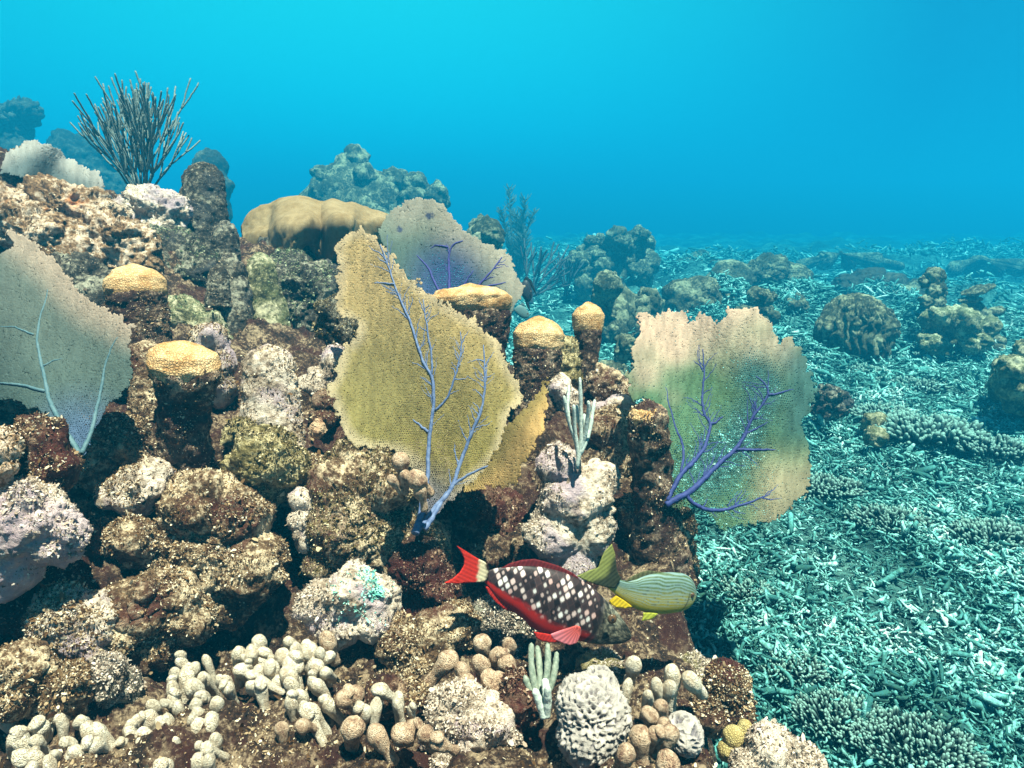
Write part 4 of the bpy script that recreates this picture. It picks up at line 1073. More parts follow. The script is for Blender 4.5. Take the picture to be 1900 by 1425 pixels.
def finger_coral(label, spots, d_of, size, seed, shapes='finger', lean=(0, -.2, 1), jitter=.26, name='finger_coral', squat=1.0):
    """spots: (px, py) of finger tips"""
    r = np.random.default_rng(seed)
    cx = np.mean([s[0] for s in spots]); cy = np.max([s[1] for s in spots])
    t = thing(name, label, 'coral', P(cx, cy, d_of(cx, cy)) - np.array([0, 0, .02]), 'finger coral colonies')
    loc = np.array(t.location)
    for sx, sy in spots:
        d = d_of(sx, sy); tip = P(sx, sy, d)
        k = r.uniform(.75, 1.25)
        L = size * k * d * squat * (.9 if shapes == 'knob' else 1.12); W = size * k * d * r.uniform(.5, .75)
        ax = Vector(lean) + Vector(r.normal(0, jitter, 3)); ax.z = max(ax.z, .45); ax.normalize()
        o = link('finger', random.choice(FS[shapes]), t)
        M4 = ax.to_track_quat('Z', 'Y').to_matrix().to_4x4() @ Matrix.Rotation(r.uniform(0, 6.28), 4, 'Z') @ Matrix.Diagonal((W, W, L, 1))
        tip = tip + np.array([0, 0, .008]); base = tip - np.array(ax) * L
        M4.translation = Vector(base - loc)
        o.matrix_basis = M4
    return t
def scatter(poly, step, seed, jit=.35):
    r = np.random.default_rng(seed); p = np.asarray(poly, float); x0, y0 = p.min(0); x1, y1 = p.max(0); out = []
    for j, y in enumerate(np.arange(y0, y1, step * .8)):
        xs = np.arange(x0 + (j % 2) * step * .5, x1, step); ys = np.full(len(xs), y)
        xs = xs + r.normal(0, jit * step, len(xs)); ys = ys + r.normal(0, jit * step, len(ys))
        k = inside(p, xs, ys); out += list(zip(xs[k], ys[k]))
    return out
def d_floor(off): return lambda x, y: float(np.interp(y, [1150, 1200, 1250, 1300, 1350, 1425, 1500], [1.06, 1.03, .98, .93, .88, .80, .74]) + off)
finger_coral('big whitish finger coral colony with stubby rounded tips at the bottom left of the reef',
             scatter([(330, 1225), (420, 1215), (470, 1180), (560, 1190), (620, 1210), (615, 1310), (540, 1330), (470, 1270), (420, 1300), (400, 1425), (230, 1425), (215, 1370), (290, 1290)], 29, 1), d_floor(0), .059, 1)
finger_coral('upper row of thick finger tips at the mouth of the dark cave', [(540, 1190), (500, 1222), (545, 1240), (580, 1225), (608, 1215), (520, 1262), (480, 1225), (577, 1190)], d_floor(.02), .07, 2)
finger_coral('blurred pale finger coral along the bottom left corner', scatter([(0, 1330), (90, 1320), (180, 1330), (200, 1425), (0, 1425)], 32, 3), d_floor(-.04), .066, 3)
finger_coral('small tan finger coral cluster below the parrotfish tail', [(845, 1220), (880, 1235), (900, 1250), (865, 1262), (915, 1215), (935, 1225), (890, 1190), (935, 1200), (850, 1240), (920, 1255)], d_floor(.0), .070, 4, 'knob')
finger_coral('white knobbed finger coral on the platform right of the ridged coral', scatter([(1150, 1245), (1270, 1240), (1285, 1275), (1225, 1310), (1160, 1280)], 30, 5), d_floor(-.03), .065, 5)
finger_coral('loose tan finger tips under the white knobbed colony', [(1190, 1330), (1225, 1345), (1185, 1358), (1230, 1320), (1215, 1365), (1250, 1370), (1165, 1395), (1245, 1400)], d_floor(-.05), .07, 6, 'knob')
finger_coral('three pinkish knobs beside the stem of the central fan', [(740, 850), (745, 885), (785, 905), (765, 880), (722, 890)], lambda x, y: 1.15, .060, 7, 'knob', jitter=.2)
finger_coral('little heap of blue white knobs at the bottom middle', [(690, 1290), (705, 1310), (735, 1305), (675, 1315), (760, 1320), (740, 1290)], d_floor(-.03), .062, 8)
finger_coral('row of small pale fingers along the bottom of the picture', [(700, 1358), (735, 1365), (770, 1352), (787, 1360), (655, 1350), (805, 1385)], d_floor(-.03), .07, 9, 'knob')
finger_coral('dull brown finger tips inside the cave mouth', [(600, 1180), (655, 1285), (640, 1300), (560, 1345), (520, 1350)], d_floor(.0), .06, 10, 'knob')

# ridged coral with rows of pits
def ridged(label, c, d, r, rows, seed, name='ridged_coral', lob=None):
    D, F = ico(6)
    V0, F, V = blob(c, d, lob or [(c[0], c[1], 0, r), (c[0] + r * .2, c[1] + r * .45, -.01, r * .8)], 6, amp=.3, seed=seed)
    C = V.mean(0); q = (V - C) / rpx(r, d)
    w1, w2 = worley(V * np.array([1, 1, 1.35]) * rows * 20 + .6 * fbm(V * 40, 2, .5, seed)[:, None], seed)
    pit = sstep(.52, .22, w1); fr = np.abs(((V[:, 2] * rows * 14 + vnoise(q * 3, seed)) % 1) - .5) * 2
    R0 = rpx(r, d)
    V = V - D * (pit * R0 * .16)[:, None] + D * (R0 * (.05 * fbm(V * 120, 3, .6, seed) + .05 * sstep(.6, 1, fr)))[:, None]
    b = V.mean(0); b[2] = V[:, 2].min()
    C = lerp((.36, .31, .28), (.13, .11, .12), pit) * (1 + .35 * fbm(V * 60, 3, .6, seed + 1))[:, None]
    return solo(name, V, F, M['honey'], label, 'coral', b, col=np.clip(C, 0, .8))
ridged('white ridged coral dome with rows of dark pits right of the bottom middle', (1098, 1330), .90, 68, 6.5, 61, lob=[(1085, 1310, 0, 55), (1115, 1330, 0, 55), (1090, 1365, -.01, 55)])
ridged('small pitted coral cap on top of the white ridged dome', (1112, 1270), .95, 34, 4.5, 62)
ridged('fluted grey shell like coral beside the loose tan finger tips', (1268, 1358), .88, 34, 5.0, 63)
# ================================================================== fish
z6 = lambda L: [(780 + a * .29474, 960 + b * .29474) for a, b in L]
def fish_body(top, bot, d, yaw, thick, n=150, k=64, bend=0.0):
    T = resample(top, n); B = resample(bot, n)
    s = np.linspace(0, 1, n)
    C = (T + B) / 2; Hh = np.linalg.norm(T - B, axis=1) / 2
    dd = d + yaw * (s - .5) + bend * (s - .5) ** 2
    Tw = P(T[:, 0], T[:, 1], dd); Bw = P(B[:, 0], B[:, 1], dd)
    Cw = (Tw + Bw) / 2; hv = (Tw - Bw) / 2
    hl = np.linalg.norm(hv, axis=1)
    ax = Cw[-1] - Cw[0]; ax /= np.linalg.norm(ax)
    side = np.cross(ax, hv[n // 2]); side /= np.linalg.norm(side)
    if side @ (CAM - Cw[n // 2]) < 0: side = -side
    tw = thick * hl * np.interp(s, [0, .15, .45, .8, 1], [.55, .8, 1.0, 1.05, .9])
    ph = np.arange(k) * 2 * math.pi / k
    c, sn = np.sign(np.cos(ph)) * np.abs(np.cos(ph)) ** .9, np.sin(ph)
    V = Cw[:, None] + hv[:, None] * c[None, :, None] + side[None, None] * (tw[:, None] * sn[None])[..., None]
    F = gridfaces(n, k, True)
    nv = n * k
    V = np.vstack([V.reshape(-1, 3), Cw[:1], Cw[-1:] + ax * hl[-1] * .25])
    i = np.arange(k); j = (i + 1) % k
    Tt = np.concatenate([np.stack([np.full(k, nv), j, i], 1), np.stack([np.full(k, nv + 1), (n - 1) * k + i, (n - 1) * k + j], 1)])
    S_ = np.concatenate([np.repeat(s, k), [0, 1]]); Hc = np.concatenate([np.tile(c, n), [0, 0]])
    return V, [F, Tt], S_, Hc, side, Cw, hv, tw
def fin(name, ol, dfun, colfun, parent, rays=None, step=4.0, thick=.0016):
    """fin filling a pixel outline"""
    ol = np.asarray(ol, float); x0, y0 = ol.min(0); x1, y1 = ol.max(0)
    from mathutils.geometry import delaunay_2d_cdt
    e = resample(np.vstack([ol, ol[:1]]), int(np.linalg.norm(np.diff(np.vstack([ol, ol[:1]]), axis=0), axis=1).sum() / step), False)[:-1]
    gx, gy = np.meshgrid(np.arange(x0, x1, step), np.arange(y0, y1, step)); gx, gy = gx.ravel(), gy.ravel()
    k = inside(ol, gx, gy) & (polydist(np.vstack([e, e[:1]]), gx, gy) > step * .6)
    pts = np.vstack([e, np.stack([gx[k], gy[k]], 1)])
    ne = len(e)
    vs, _, fs, *_r = delaunay_2d_cdt([Vector(p) for p in pts], [(i, (i + 1) % ne) for i in range(ne)], [], 1, 1e-4)
    xy = np.array([v[:] for v in vs]); F = np.array([f[:] for f in fs])
    r = np.random.default_rng(3)
    V = P(xy[:, 0], xy[:, 1], dfun(xy[:, 0], xy[:, 1]))
    o = part(name, V, F, M['fin'], parent, True, colfun(xy[:, 0], xy[:, 1], r))
    m = o.modifiers.new('thickness', 'SOLIDIFY'); m.thickness = thick; m.offset = 0
    return o
def eye_of(parent, p, d, r, side):
    c = P(*p, d); D, F = ico(3)
    n = np.asarray(side)
    def disc(rad, fl): 
        return c + (D - np.outer(D @ n, n)) * rad + np.outer(D @ n, n) * rad * fl
    o = part('eye', disc(rpx(r, d), .5), F, M['iris'], parent)
    o2 = link('pupil', mesh('pupil', disc(rpx(r * .62, d), .9) - np.array(parent.location), F, M['eye']), o)

# parrotfish
DP = 1.13
top = z6([(405, 350), (440, 328), (520, 312), (600, 305), (680, 300), (760, 310), (860, 330), (960, 368), (1060, 420), (1140, 490), (1200, 555), (1260, 618), (1305, 685), (1325, 720), (1330, 745)])
bot = z6([(400, 400), (440, 450), (490, 510), (550, 555), (600, 590), (650, 640), (700, 690), (760, 730), (830, 755), (920, 765), (1000, 775), (1080, 795), (1170, 800), (1270, 795), (1322, 768)])
t = thing('parrotfish', 'red bellied parrotfish with white spotted dark scales nosing down at the reef', 'fish', P(1000, 1190, DP))
V, F, s, hc, side, Cw, hv, tw = fish_body(top, bot, DP, .05, .36, n=260, k=150)
Lp = np.linalg.norm(Cw[-1] - Cw[0])
hh = np.interp(s, np.linspace(0, 1, 260), np.linalg.norm(hv, axis=1)) / Lp
yy = hc * hh                                     # height above the body axis, in body lengths
a, b = s / .046 + yy / .060, s / .046 - yy / .060   # diamond scale lattice
ia, ib = np.floor(a), np.floor(b)
fa, fb = a - ia - .5, b - ib - .5
rnd = _h(ia, ib, ia * 0, 5); rnd2 = _h(ia, ib, ia * 0, 6); rnd3 = _h(ia, ib, ia * 0, 7)
C = np.array((.022, .012, .012)) * (.4 + 1.5 * rnd3)[:, None] * (1 + 1.2 * sstep(.40, .50, np.maximum(np.abs(fa), np.abs(fb))))[:, None]
rad = .13 + .27 * rnd
spot = sstep(rad + .10, rad - .07, np.maximum(np.abs(fa + .16 * (rnd3 - .5)), np.abs(fb + .16 * (rnd - .5))) * .6 + .4 * np.hypot(fa, fb)) * (rnd2 > .36)
on = spot * sstep(.03, .09, s) * sstep(.76, .70, s + .1 * yy) * sstep(-.66, -.46, hc + .25 * (s - .6))
sc = np.stack([.50 + .22 * rnd3, .30 + .38 * rnd3, .28 + .38 * rnd3], 1) * (.35 + .75 * rnd)[:, None]
C = C * (1 - on[:, None]) + np.clip(sc, 0, .9) * on[:, None]
red = sstep(-.34, -.62, hc + .18 * (s - .4) + .06 * vnoise(np.stack([s * 40, hc * 12, 0 * s], 1), 3)) * sstep(.76, .70, s)
C = C * (1 - red[:, None]) + np.array((.40, .013, .008)) * red[:, None]
head = sstep(.72, .78, s + .06 * yy / .1 * .2)
n1 = fbm(np.stack([s * 38, hc * 7, 0 * s], 1), 3, .6, 12); w1, w2 = worley(np.stack([s * 26, hc * 4.5, 0 * s], 1), 13)
hcol = lerp((.045, .038, .028), (.24, .22, .16), sstep(-.5, .6, n1)) * (1 - .75 * sstep(.16, .04, w2 - w1))[:, None]
hcol = hcol * lerp((1, 1, 1), (.45, .42, .40), sstep(.86, .97, s))
C = C * (1 - head[:, None]) + hcol * head[:, None]
gill = sstep(.018, .006, np.abs(s - (.735 - .03 * hc ** 2)))
C = C * (1 - .8 * gill[:, None]) + np.array((.012, .008, .008)) * .8 * gill[:, None]
mouth = sstep(.006, .002, np.abs((hc + .35) * .1 + (s - .965) * .4)) * (s > .955)
C = C * (1 - .7 * mouth[:, None])
part('body', V, F, M['skin'], t, True, C)
def dP(x, y): return DP + .05 * (np.clip(((x - 900) * .92 + (y - 1068) * .39) / 290, -.4, 1.1) - .5)
def rays(x, y, a, freq, r):
    return 1 + .30 * np.sin((x * math.cos(a) + y * math.sin(a)) * freq) + .08 * r.normal(size=len(x))
tail = z6([(230, 178), (300, 220), (360, 258), (405, 280), (432, 310), (432, 345), (425, 385), (400, 405), (345, 408), (240, 416), (150, 413), (205, 385), (250, 345), (275, 300), (278, 260), (258, 220)])
def ctail(x, y, r):
    dd = polydist(z6([(432, 300), (440, 345), (420, 400)]), x, y) + 2.5 * vnoise(np.stack([x * .2, y * .2, 0 * x], 1), 2)
    C = lerp((.72, .60, .40), (.58, .035, .022), sstep(17, 23, dd))
    dk = sstep(8, 3, dd)[:, None]; C = C * (1 - dk) + np.array((.03, .015, .012)) * dk
    return np.clip(C * rays(x, y, 2.0, .9, r)[:, None], 0, .9)
fin('tail_fin', tail, lambda x, y: dP(x, y) - .006 + .0004 * (x - 905), ctail, t, step=2.2)
red_c = lambda x, y, r: np.clip(np.tile(np.array((.50, .03, .022)), (len(x), 1)) * rays(x, y, .6, 1.1, r)[:, None], 0, .9)
drk_c = lambda x, y, r: np.clip(np.tile(np.array((.16, .022, .025)), (len(x), 1)) * rays(x, y, .5, .9, r)[:, None], 0, .9)
fin('dorsal_fin', z6([(500, 325), (560, 290), (640, 268), (720, 262), (790, 280), (870, 305), (960, 350), (1000, 385), (940, 375), (840, 345), (740, 325), (620, 325)]), dP, drk_c, t, step=2.5)
fin('anal_fin', z6([(405, 430), (470, 455), (560, 520), (640, 585), (700, 650), (700, 700), (650, 640), (590, 598), (520, 575), (470, 530), (430, 480)]), dP, red_c, t, step=2.5)
fin('pelvic_fin', z6([(715, 720), (780, 730), (860, 745), (880, 780), (830, 788), (770, 780), (730, 760)]), lambda x, y: dP(x, y) - .018, red_c, t, step=2.5)
def cpec(x, y, r):
    u = sstep(0, 50, np.hypot(x - 1074, y - 1160))
    ang = np.arctan2(y - 1160, x - 1076)
    C = lerp((.62, .10, .08), (.66, .20, .24), u)
    return np.clip(C * (1 + .35 * np.sin(ang * 34))[:, None], 0, .9)
fin('pectoral_fin', z6([(820, 735), (900, 705), (985, 680), (1008, 690), (1010, 735), (985, 790), (940, 805), (890, 790), (835, 765)]), lambda x, y: dP(x, y) - .040 - .012 * sstep(1070, 1030, x), cpec, t, step=2.0)
eye_of(t, z6([(1207, 640)])[0], DP + .018 - .036, 9, side)

# striped grunt
DG = 1.06
top = z6([(1215, 375), (1255, 392), (1300, 402), (1360, 388), (1430, 362), (1500, 350), (1580, 345), (1650, 350), (1695, 372), (1722, 410), (1737, 455), (1738, 480)])
bot = z6([(1180, 445), (1215, 475), (1260, 510), (1310, 550), (1370, 585), (1440, 604), (1510, 608), (1580, 602), (1640, 592), (1695, 565), (1725, 525), (1737, 495)])
t = thing('striped_grunt', 'yellow green fish with wavy blue stripes swimming away over the parrotfish head', 'fish', P(1220, 1130, DG))
V, F, s, hc, side, Cw, hv, tw = fish_body(top, bot, DG, .05, .36, n=200, k=110)
st = hc * 6.4 + .5 * vnoise(np.stack([s * 9, hc * 3, 0 * s], 1), 3) + 1.4 * s
line = sstep(.34, .12, np.abs((st % 1) - .5))
C = lerp((.28, .22, .02), (.07, .105, .05), sstep(-.5, .5, hc))
C = C * (1 - .55 * line[:, None] * sstep(-.75, -.4, hc)[:, None]) + np.array((.22, .33, .38)) * (.5 * line * sstep(-.75, -.4, hc))[:, None]
ln2 = sstep(.45, .5, np.abs((st % 1) - .5)) * sstep(-.7, -.4, hc)
C = C * (1 - .6 * ln2[:, None])
yel = sstep(-.55, -.85, hc)[:, None] * .8
C = C * (1 - yel) + np.array((.34, .27, .03)) * yel
gl = sstep(.014, .004, np.abs(s - (.80 - .05 * hc ** 2))) * sstep(.3, -.1, hc)
C = C * (1 - .6 * gl[:, None])
hd = sstep(.93, .99, s)[:, None] * .5
C = C * (1 - hd) + np.array((.06, .08, .06)) * hd
part('body', V, F, M['skin'], t, True, C)
def dG(x, y): return DG + .05 * ((x - 1145) / 145 - .5)
tl = z6([(1205, 168), (1225, 230), (1235, 330), (1262, 385), (1225, 445), (1170, 440), (1100, 420), (1040, 398), (985, 370), (1060, 335), (1120, 315), (1135, 270), (1155, 220)])
def ctl(x, y, r):
    k = sstep(14, 26, polydist(z6([(1205, 168), (1155, 220), (1135, 270), (1120, 315), (1060, 335), (985, 370)]), x, y))
    return np.clip(lerp((.22, .23, .07), (.035, .040, .025), k) * rays(x, y, .9, 1.0, r)[:, None], 0, .9)
fin('tail_fin', tl, lambda x, y: dG(x, y) - .004, ctl, t, step=2.2)
yc = lambda x, y, r: np.clip(np.tile(np.array((.62, .42, .02)), (len(x), 1)) * rays(x, y, .8, 1.0, r)[:, None], 0, .9)
yg = lambda x, y, r: np.clip(np.tile(np.array((.40, .40, .05)), (len(x), 1)) * rays(x, y, .8, 1.0, r)[:, None], 0, .9)
dk = lambda x, y, r: np.clip(np.tile(np.array((.10, .10, .05)), (len(x), 1)) * rays(x, y, .2, .8, r)[:, None], 0, .9)
fin('anal_fin', z6([(1188, 525), (1232, 492), (1280, 520), (1335, 562), (1290, 572), (1235, 568), (1205, 550)]), dG, yc, t, step=2.2)
fin('pelvic_fin', z6([(1405, 600), (1450, 600), (1495, 605), (1460, 638), (1395, 652), (1402, 625)]), lambda x, y: dG(x, y) - .012, yg, t, step=2.2)
fin('dorsal_fin', z6([(1290, 402), (1340, 368), (1390, 345), (1440, 334), (1500, 342), (1560, 348), (1480, 362), (1400, 380), (1350, 398)]), dG, dk, t, step=2.2)
eye_of(t, z6([(1712, 490)])[0], DG + .024 - .016, 5, side)

# small fish in the middle distance
def small_fish(name, label, body_t, body_b, d, fins, colr, fcol, eye):
    t = thing(name, label, 'fish', P(*body_b[len(body_b) // 2], d))
    V, F, s, hc, side, *_ = fish_body(body_t, body_b, d, .02, .32, n=40, k=24)
    part('body', V, F, M['skin'], t, True, np.tile(np.array(colr), (len(V), 1)))
    for nm, ol in fins:
        fin(nm, ol, lambda x, y: d + 0 * x, lambda x, y, r: np.tile(np.array(fcol), (len(x), 1)), t, step=2.5, thick=.004)
    eye_of(t, eye, d - .02, 1.6, side)
small_fish('angelfish', 'small black angelfish hovering behind the broad coral head', [(964, 534), (970, 521), (978, 518), (985, 530), (988, 545)], [(964, 538), (970, 552), (978, 562), (985, 558), (988, 549)], 3.4,
           [('tail_fin', [(966, 536), (956, 528), (958, 538), (955, 546)]), ('dorsal_fin', [(970, 522), (976, 512), (986, 520), (998, 552), (984, 530)]), ('anal_fin', [(974, 558), (981, 561), (984, 576), (979, 572)])], (.02, .022, .03), (.02, .025, .03), (985, 541))
small_fish('reef_fish', 'slim teal fish with pale lines just left of the round capped pillar', [(955, 572), (963, 565), (972, 568), (979, 576), (983, 583)], [(955, 576), (963, 587), (972, 592), (979, 590), (983, 586)], 3.2,
           [('tail_fin', [(957, 574), (949, 566), (950, 575), (948, 584)]), ('dorsal_fin', [(962, 566), (970, 561), (979, 572), (971, 568)])], (.10, .16, .16), (.10, .16, .18), (979, 582))
# ================================================================== background reef
def dg(py):
    """distance at which the sea floor shows at height py of the photograph"""
    return float(np.clip(1.06 / (.2504 + (py - 712.5) / FPX * .9681), .8, 16))
def mound(label, c, d, lobes, mat='mound', name='coral_mound', cat='coral mound', level=6, amp=1.2, group='coral mounds behind the reef', **kw):
    _seed[0] += 1
    kw.setdefault('f1', 26 / d * 1.0); kw.setdefault('f2', 80 / d)
    V0, F, V = blob(c, d, lobes, level, amp=amp, seed=_seed[0], **kw)
    base = V.mean(0); base[2] = V[:, 2].min()
    t = thing(name, label, cat, base, group)
    part('rock_body', V, F, M[mat], t)
    xs = [l[0] for l in lobes]; ym = max(l[1] + l[3] * .3 for l in lobes)
    rock_base(np.mean(xs), ym, (max(xs) - min(xs)) * .5 + np.mean([l[3] for l in lobes]) * .5, d, mat, t, _seed[0])
    return t
def rock_base(cx, y0, half, d, mat, parent, seed):
    """foot that carries a heap down to the sea floor"""
    c1 = P(cx, y0, d)
    if c1[2] < .25: return
    c0 = np.array([c1[0], c1[1], -.25]); R = rpx(half, d)
    V, F, T = lathe(c0, c1, [(0, R * 1.5), (.4, R * 1.2), (.8, R), (1, R * .6)], nu=60, nv=60, seed=seed, f1=26 / d, f2=80 / d, fine=2.0, amp=1.5)
    part('rock_base', V, [F, T], M[mat], parent)
def lumps(box, n, rr, seed, dd=.3):
    r = np.random.default_rng(seed); out = []
    pts = np.asarray(box, float); x0, y0 = pts.min(0); x1, y1 = pts.max(0)
    while len(out) < n:
        x, y = r.uniform(x0, x1), r.uniform(y0, y1)
        if inside(pts, np.array([x]), np.array([y]))[0]: out.append((x, y, r.uniform(-dd, dd), r.uniform(*rr)))
    return out
# every knob of the tall bommie behind the mustard coral
def bommie(label, poly, d, n, rr, seed, mat='mound', core=None, name='coral_bommie', level=4, dd=.35):
    """heap of rounded coral heads: a core with knobs as its parts"""
    r = np.random.default_rng(seed)
    ls = lumps(poly, n, rr, seed, dd); p = np.asarray(poly, float)
    t = thing(name, label, 'coral', P(p[:, 0].mean(), p[:, 1].max(), d), 'coral heaps in the blue distance')
    if core:
        V0, F, V = blob(core[0], d + .15, core[1], 5, amp=1.1, f1=26 / d, f2=80 / d, seed=seed); part('core', V, F, M[mat], t)
    rock_base(p[:, 0].mean(), p[:, 1].max() - 12, (p[:, 0].max() - p[:, 0].min()) * .38, d + .1, mat, t, seed)
    for i, (x, y, q, rad) in enumerate(ls):
        D, F = ico(level); c = P(x, y, d + q); R0 = rpx(rad, d)
        D2 = D * np.array([1, 1, r.uniform(.75, 1.2)])
        V = c + D2 * R0
        V = V + D * (R0 * (.50 * fbm(V * (2.2 / R0) * .5 + i, 3, .6, seed) + .22 * (.5 - worley(V * (1.6 / R0) + i * 3.1, seed)[0]) + .16 * fbm(V * 6 / R0, 3, .65, seed)))[:, None]
        part('coral_head', V, F, M[mat], t)
    return t
bommie('tall heap of rounded coral heads rising in the blue behind the mustard coral', [(570, 380), (578, 335), (612, 310), (630, 285), (662, 290), (672, 330), (745, 330), (790, 350), (815, 372), (800, 400), (760, 420), (560, 420)], 9.0, 46, (15, 30), 3, core=((690, 400), [(640, 370, 0, 60), (700, 385, 0, 60), (760, 400, .1, 45), (600, 400, 0, 50), (645, 320, 0, 30)]))
bommie('knobbly heap right of the lilac fan capped with tiny spikes', [(862, 420), (905, 405), (925, 420), (930, 470), (900, 500), (850, 460)], 6.0, 14, (14, 24), 5, core=((895, 450), [(895, 445, 0, 32), (900, 480, 0, 30)]))
bommie('ragged knobbed coral block standing alone in mid water haze', [(1075, 470), (1085, 450), (1110, 440), (1150, 432), (1185, 430), (1205, 440), (1205, 480), (1195, 520), (1090, 540), (1065, 500)], 9.6, 40, (12, 22), 7, core=((1135, 500), [(1110, 500, 0, 45), (1160, 490, 0, 48), (1130, 530, 0, 42)]))
bommie('stack of soft blue lumps below the ragged coral block', [(1105, 530), (1125, 520), (1150, 545), (1180, 530), (1215, 555), (1220, 600), (1190, 640), (1130, 650), (1110, 590)], 5.9, 26, (14, 24), 9, core=((1160, 600), [(1140, 570, 0, 36), (1170, 610, 0, 45), (1150, 650, 0, 42)]))
bommie('pale lumps on the sand between the mushroom pillar and the right fan', [(1120, 660), (1170, 630), (1190, 660), (1175, 700), (1130, 710)], 4.4, 12, (10, 18), 10)
bommie('knob topped coral stalk above the right fan rim', [(1400, 545), (1418, 533), (1436, 545), (1436, 575), (1440, 610), (1412, 625), (1405, 580)], dg(628), 15, (9, 16), 11)
bommie('thin coral stalk with a flared top between the right fan and the brain mound', [(1462, 552), (1490, 550), (1488, 575), (1482, 605), (1470, 605), (1466, 575)], dg(612), 12, (7, 12), 12)
bommie('small pale coral head just above the right fan rim', [(1365, 575), (1380, 560), (1392, 575), (1388, 590), (1368, 590)], dg(610), 7, (9, 14), 13)
bommie('stacked coral pile with a greenish face at the right', [(1712, 590), (1740, 570), (1800, 575), (1835, 600), (1835, 650), (1790, 660), (1720, 640)], dg(668), 34, (13, 24), 15, mat='green', core=((1775, 625), [(1760, 620, 0, 40), (1800, 625, 0, 38)]))
bommie('knobbed stub on top of the stacked coral pile', [(1712, 515), (1735, 508), (1745, 530), (1750, 570), (1722, 580), (1715, 550)], dg(655), 14, (9, 15), 16)
bommie('green coral mound cut by the right edge of the picture', [(1850, 690), (1880, 655), (1920, 640), (1960, 680), (1960, 760), (1880, 760)], dg(775), 30, (16, 28), 17, mat='green', core=((1910, 710), [(1900, 710, 0, 50), (1940, 720, 0, 50)]))
bommie('dark knobbed clump in the rubble just right of the fan', [(1505, 725), (1530, 715), (1570, 725), (1575, 760), (1530, 775), (1508, 755)], dg(785), 34, (7, 12), 18, mat='slate', core=((1540, 755), [(1540, 752, 0, 28)]))
bommie('round pale boulder with a dark underside lying in the rubble', [(1605, 775), (1625, 760), (1640, 770), (1650, 800), (1620, 815)], dg(818), 5, (18, 24), 19, mat='green')
# grooved mound
_seed[0] += 1
D, F = ico(6)
V0, F, V = blob((1588, 605), dg(672), [(1585, 600, 0, 52), (1560, 615, 0, 42), (1620, 612, 0, 40), (1588, 640, 0, 52)], 6, amp=.5, f1=7, f2=20, seed=_seed[0])
az = np.arctan2(D[:, 0], -D[:, 1]); gr = np.sin(az * 24 + 3.5 * vnoise(D * 4, 4) + 2 * D[:, 2])
V = V + D * (.018 * gr * sstep(.95, .6, D[:, 2]))[:, None]
b = V.mean(0); b[2] = V[:, 2].min()
solo('grooved_coral', V, F, M['mound'], 'round grooved coral mound on the rubble plain at the right', 'coral', b)
# elkhorn like tiers at the right
def tiers(label, plates, d, seed):
    t = thing('tiered_coral', label, 'coral', P(plates[-1][0], plates[-1][1] + 30, d))
    r = np.random.default_rng(seed); D, F = ico(5)
    for px, py, w_, h_, a in plates:
        c = P(px, py, d + r.uniform(-.08, .08)); X = D * np.array([rpx(w_, d), rpx(w_ * .6, d), rpx(h_, d)])
        X = X @ np.array([[math.cos(a), 0, math.sin(a)], [0, 1, 0], [-math.sin(a), 0, math.cos(a)]])
        V = c + X; V = V + D * (rpx(h_, d) * (.9 * fbm(V * 9, 3, .6, seed) + .5 * fbm(V * 30, 2, .6, seed + 1)))[:, None]
        part('plate', V, F, M['mound'], t)
    mb = MB(); p = plates
    mb.tube([P(p[0][0] - 15, p[0][1] + 20, d), P(p[-1][0], p[-1][1] + 15, d), P(p[-1][0] + 2, p[-1][1] + 70, d)], [rpx(11, d), rpx(14, d), rpx(18, d)], 10)
    V, F = mb.get(); part('stem', V, F, M['mound'], t)
tiers('tiered branching coral with pale plate edges right of the stacked pile', [(1815, 538, 30, 7, .30), (1800, 556, 24, 8, .1), (1842, 578, 22, 7, .2), (1835, 582, 18, 8, 0)], dg(655), 3)
tiers('low plate coral at the foot of the stacked pile', [(1830, 625, 22, 6, .1), (1850, 630, 16, 7, -.2)], dg(665), 4)

# clumps of fine finger coral in the rubble
def clump(label, px, py, d, w_, h_, n, seed, group='dark finger coral clumps in the rubble'):
    r = np.random.default_rng(seed); mb = MB(); d = dg(py + h_ * .3); c = P(px, py, d); W = rpx(w_, d); H = rpx(h_, d) * .62; hs = []; n = int(n * 3.2)
    for i in range(n):
        a, q = r.uniform(0, 6.283), math.sqrt(r.random())
        b = c + np.array([math.cos(a) * q * W, math.sin(a) * q * W * .7, -.02])
        dr = np.array([math.cos(a) * q * .7, math.sin(a) * q * .7, 1.0]) + r.normal(0, .38, 3); dr /= np.linalg.norm(dr)
        L = H * r.uniform(.7, 1.2) * (1.1 - .4 * q); R0 = H * r.uniform(.07, .12)
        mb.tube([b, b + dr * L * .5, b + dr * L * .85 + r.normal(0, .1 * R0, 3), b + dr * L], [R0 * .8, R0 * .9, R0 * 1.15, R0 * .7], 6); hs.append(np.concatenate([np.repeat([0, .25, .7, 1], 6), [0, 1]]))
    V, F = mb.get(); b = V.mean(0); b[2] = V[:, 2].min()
    return solo('finger_coral_clump', V, F, M['clump'], label, 'coral', b, group, col=lerp((.012, .03, .03), (.20, .34, .30), sstep(.45, 1, np.concatenate(hs))))
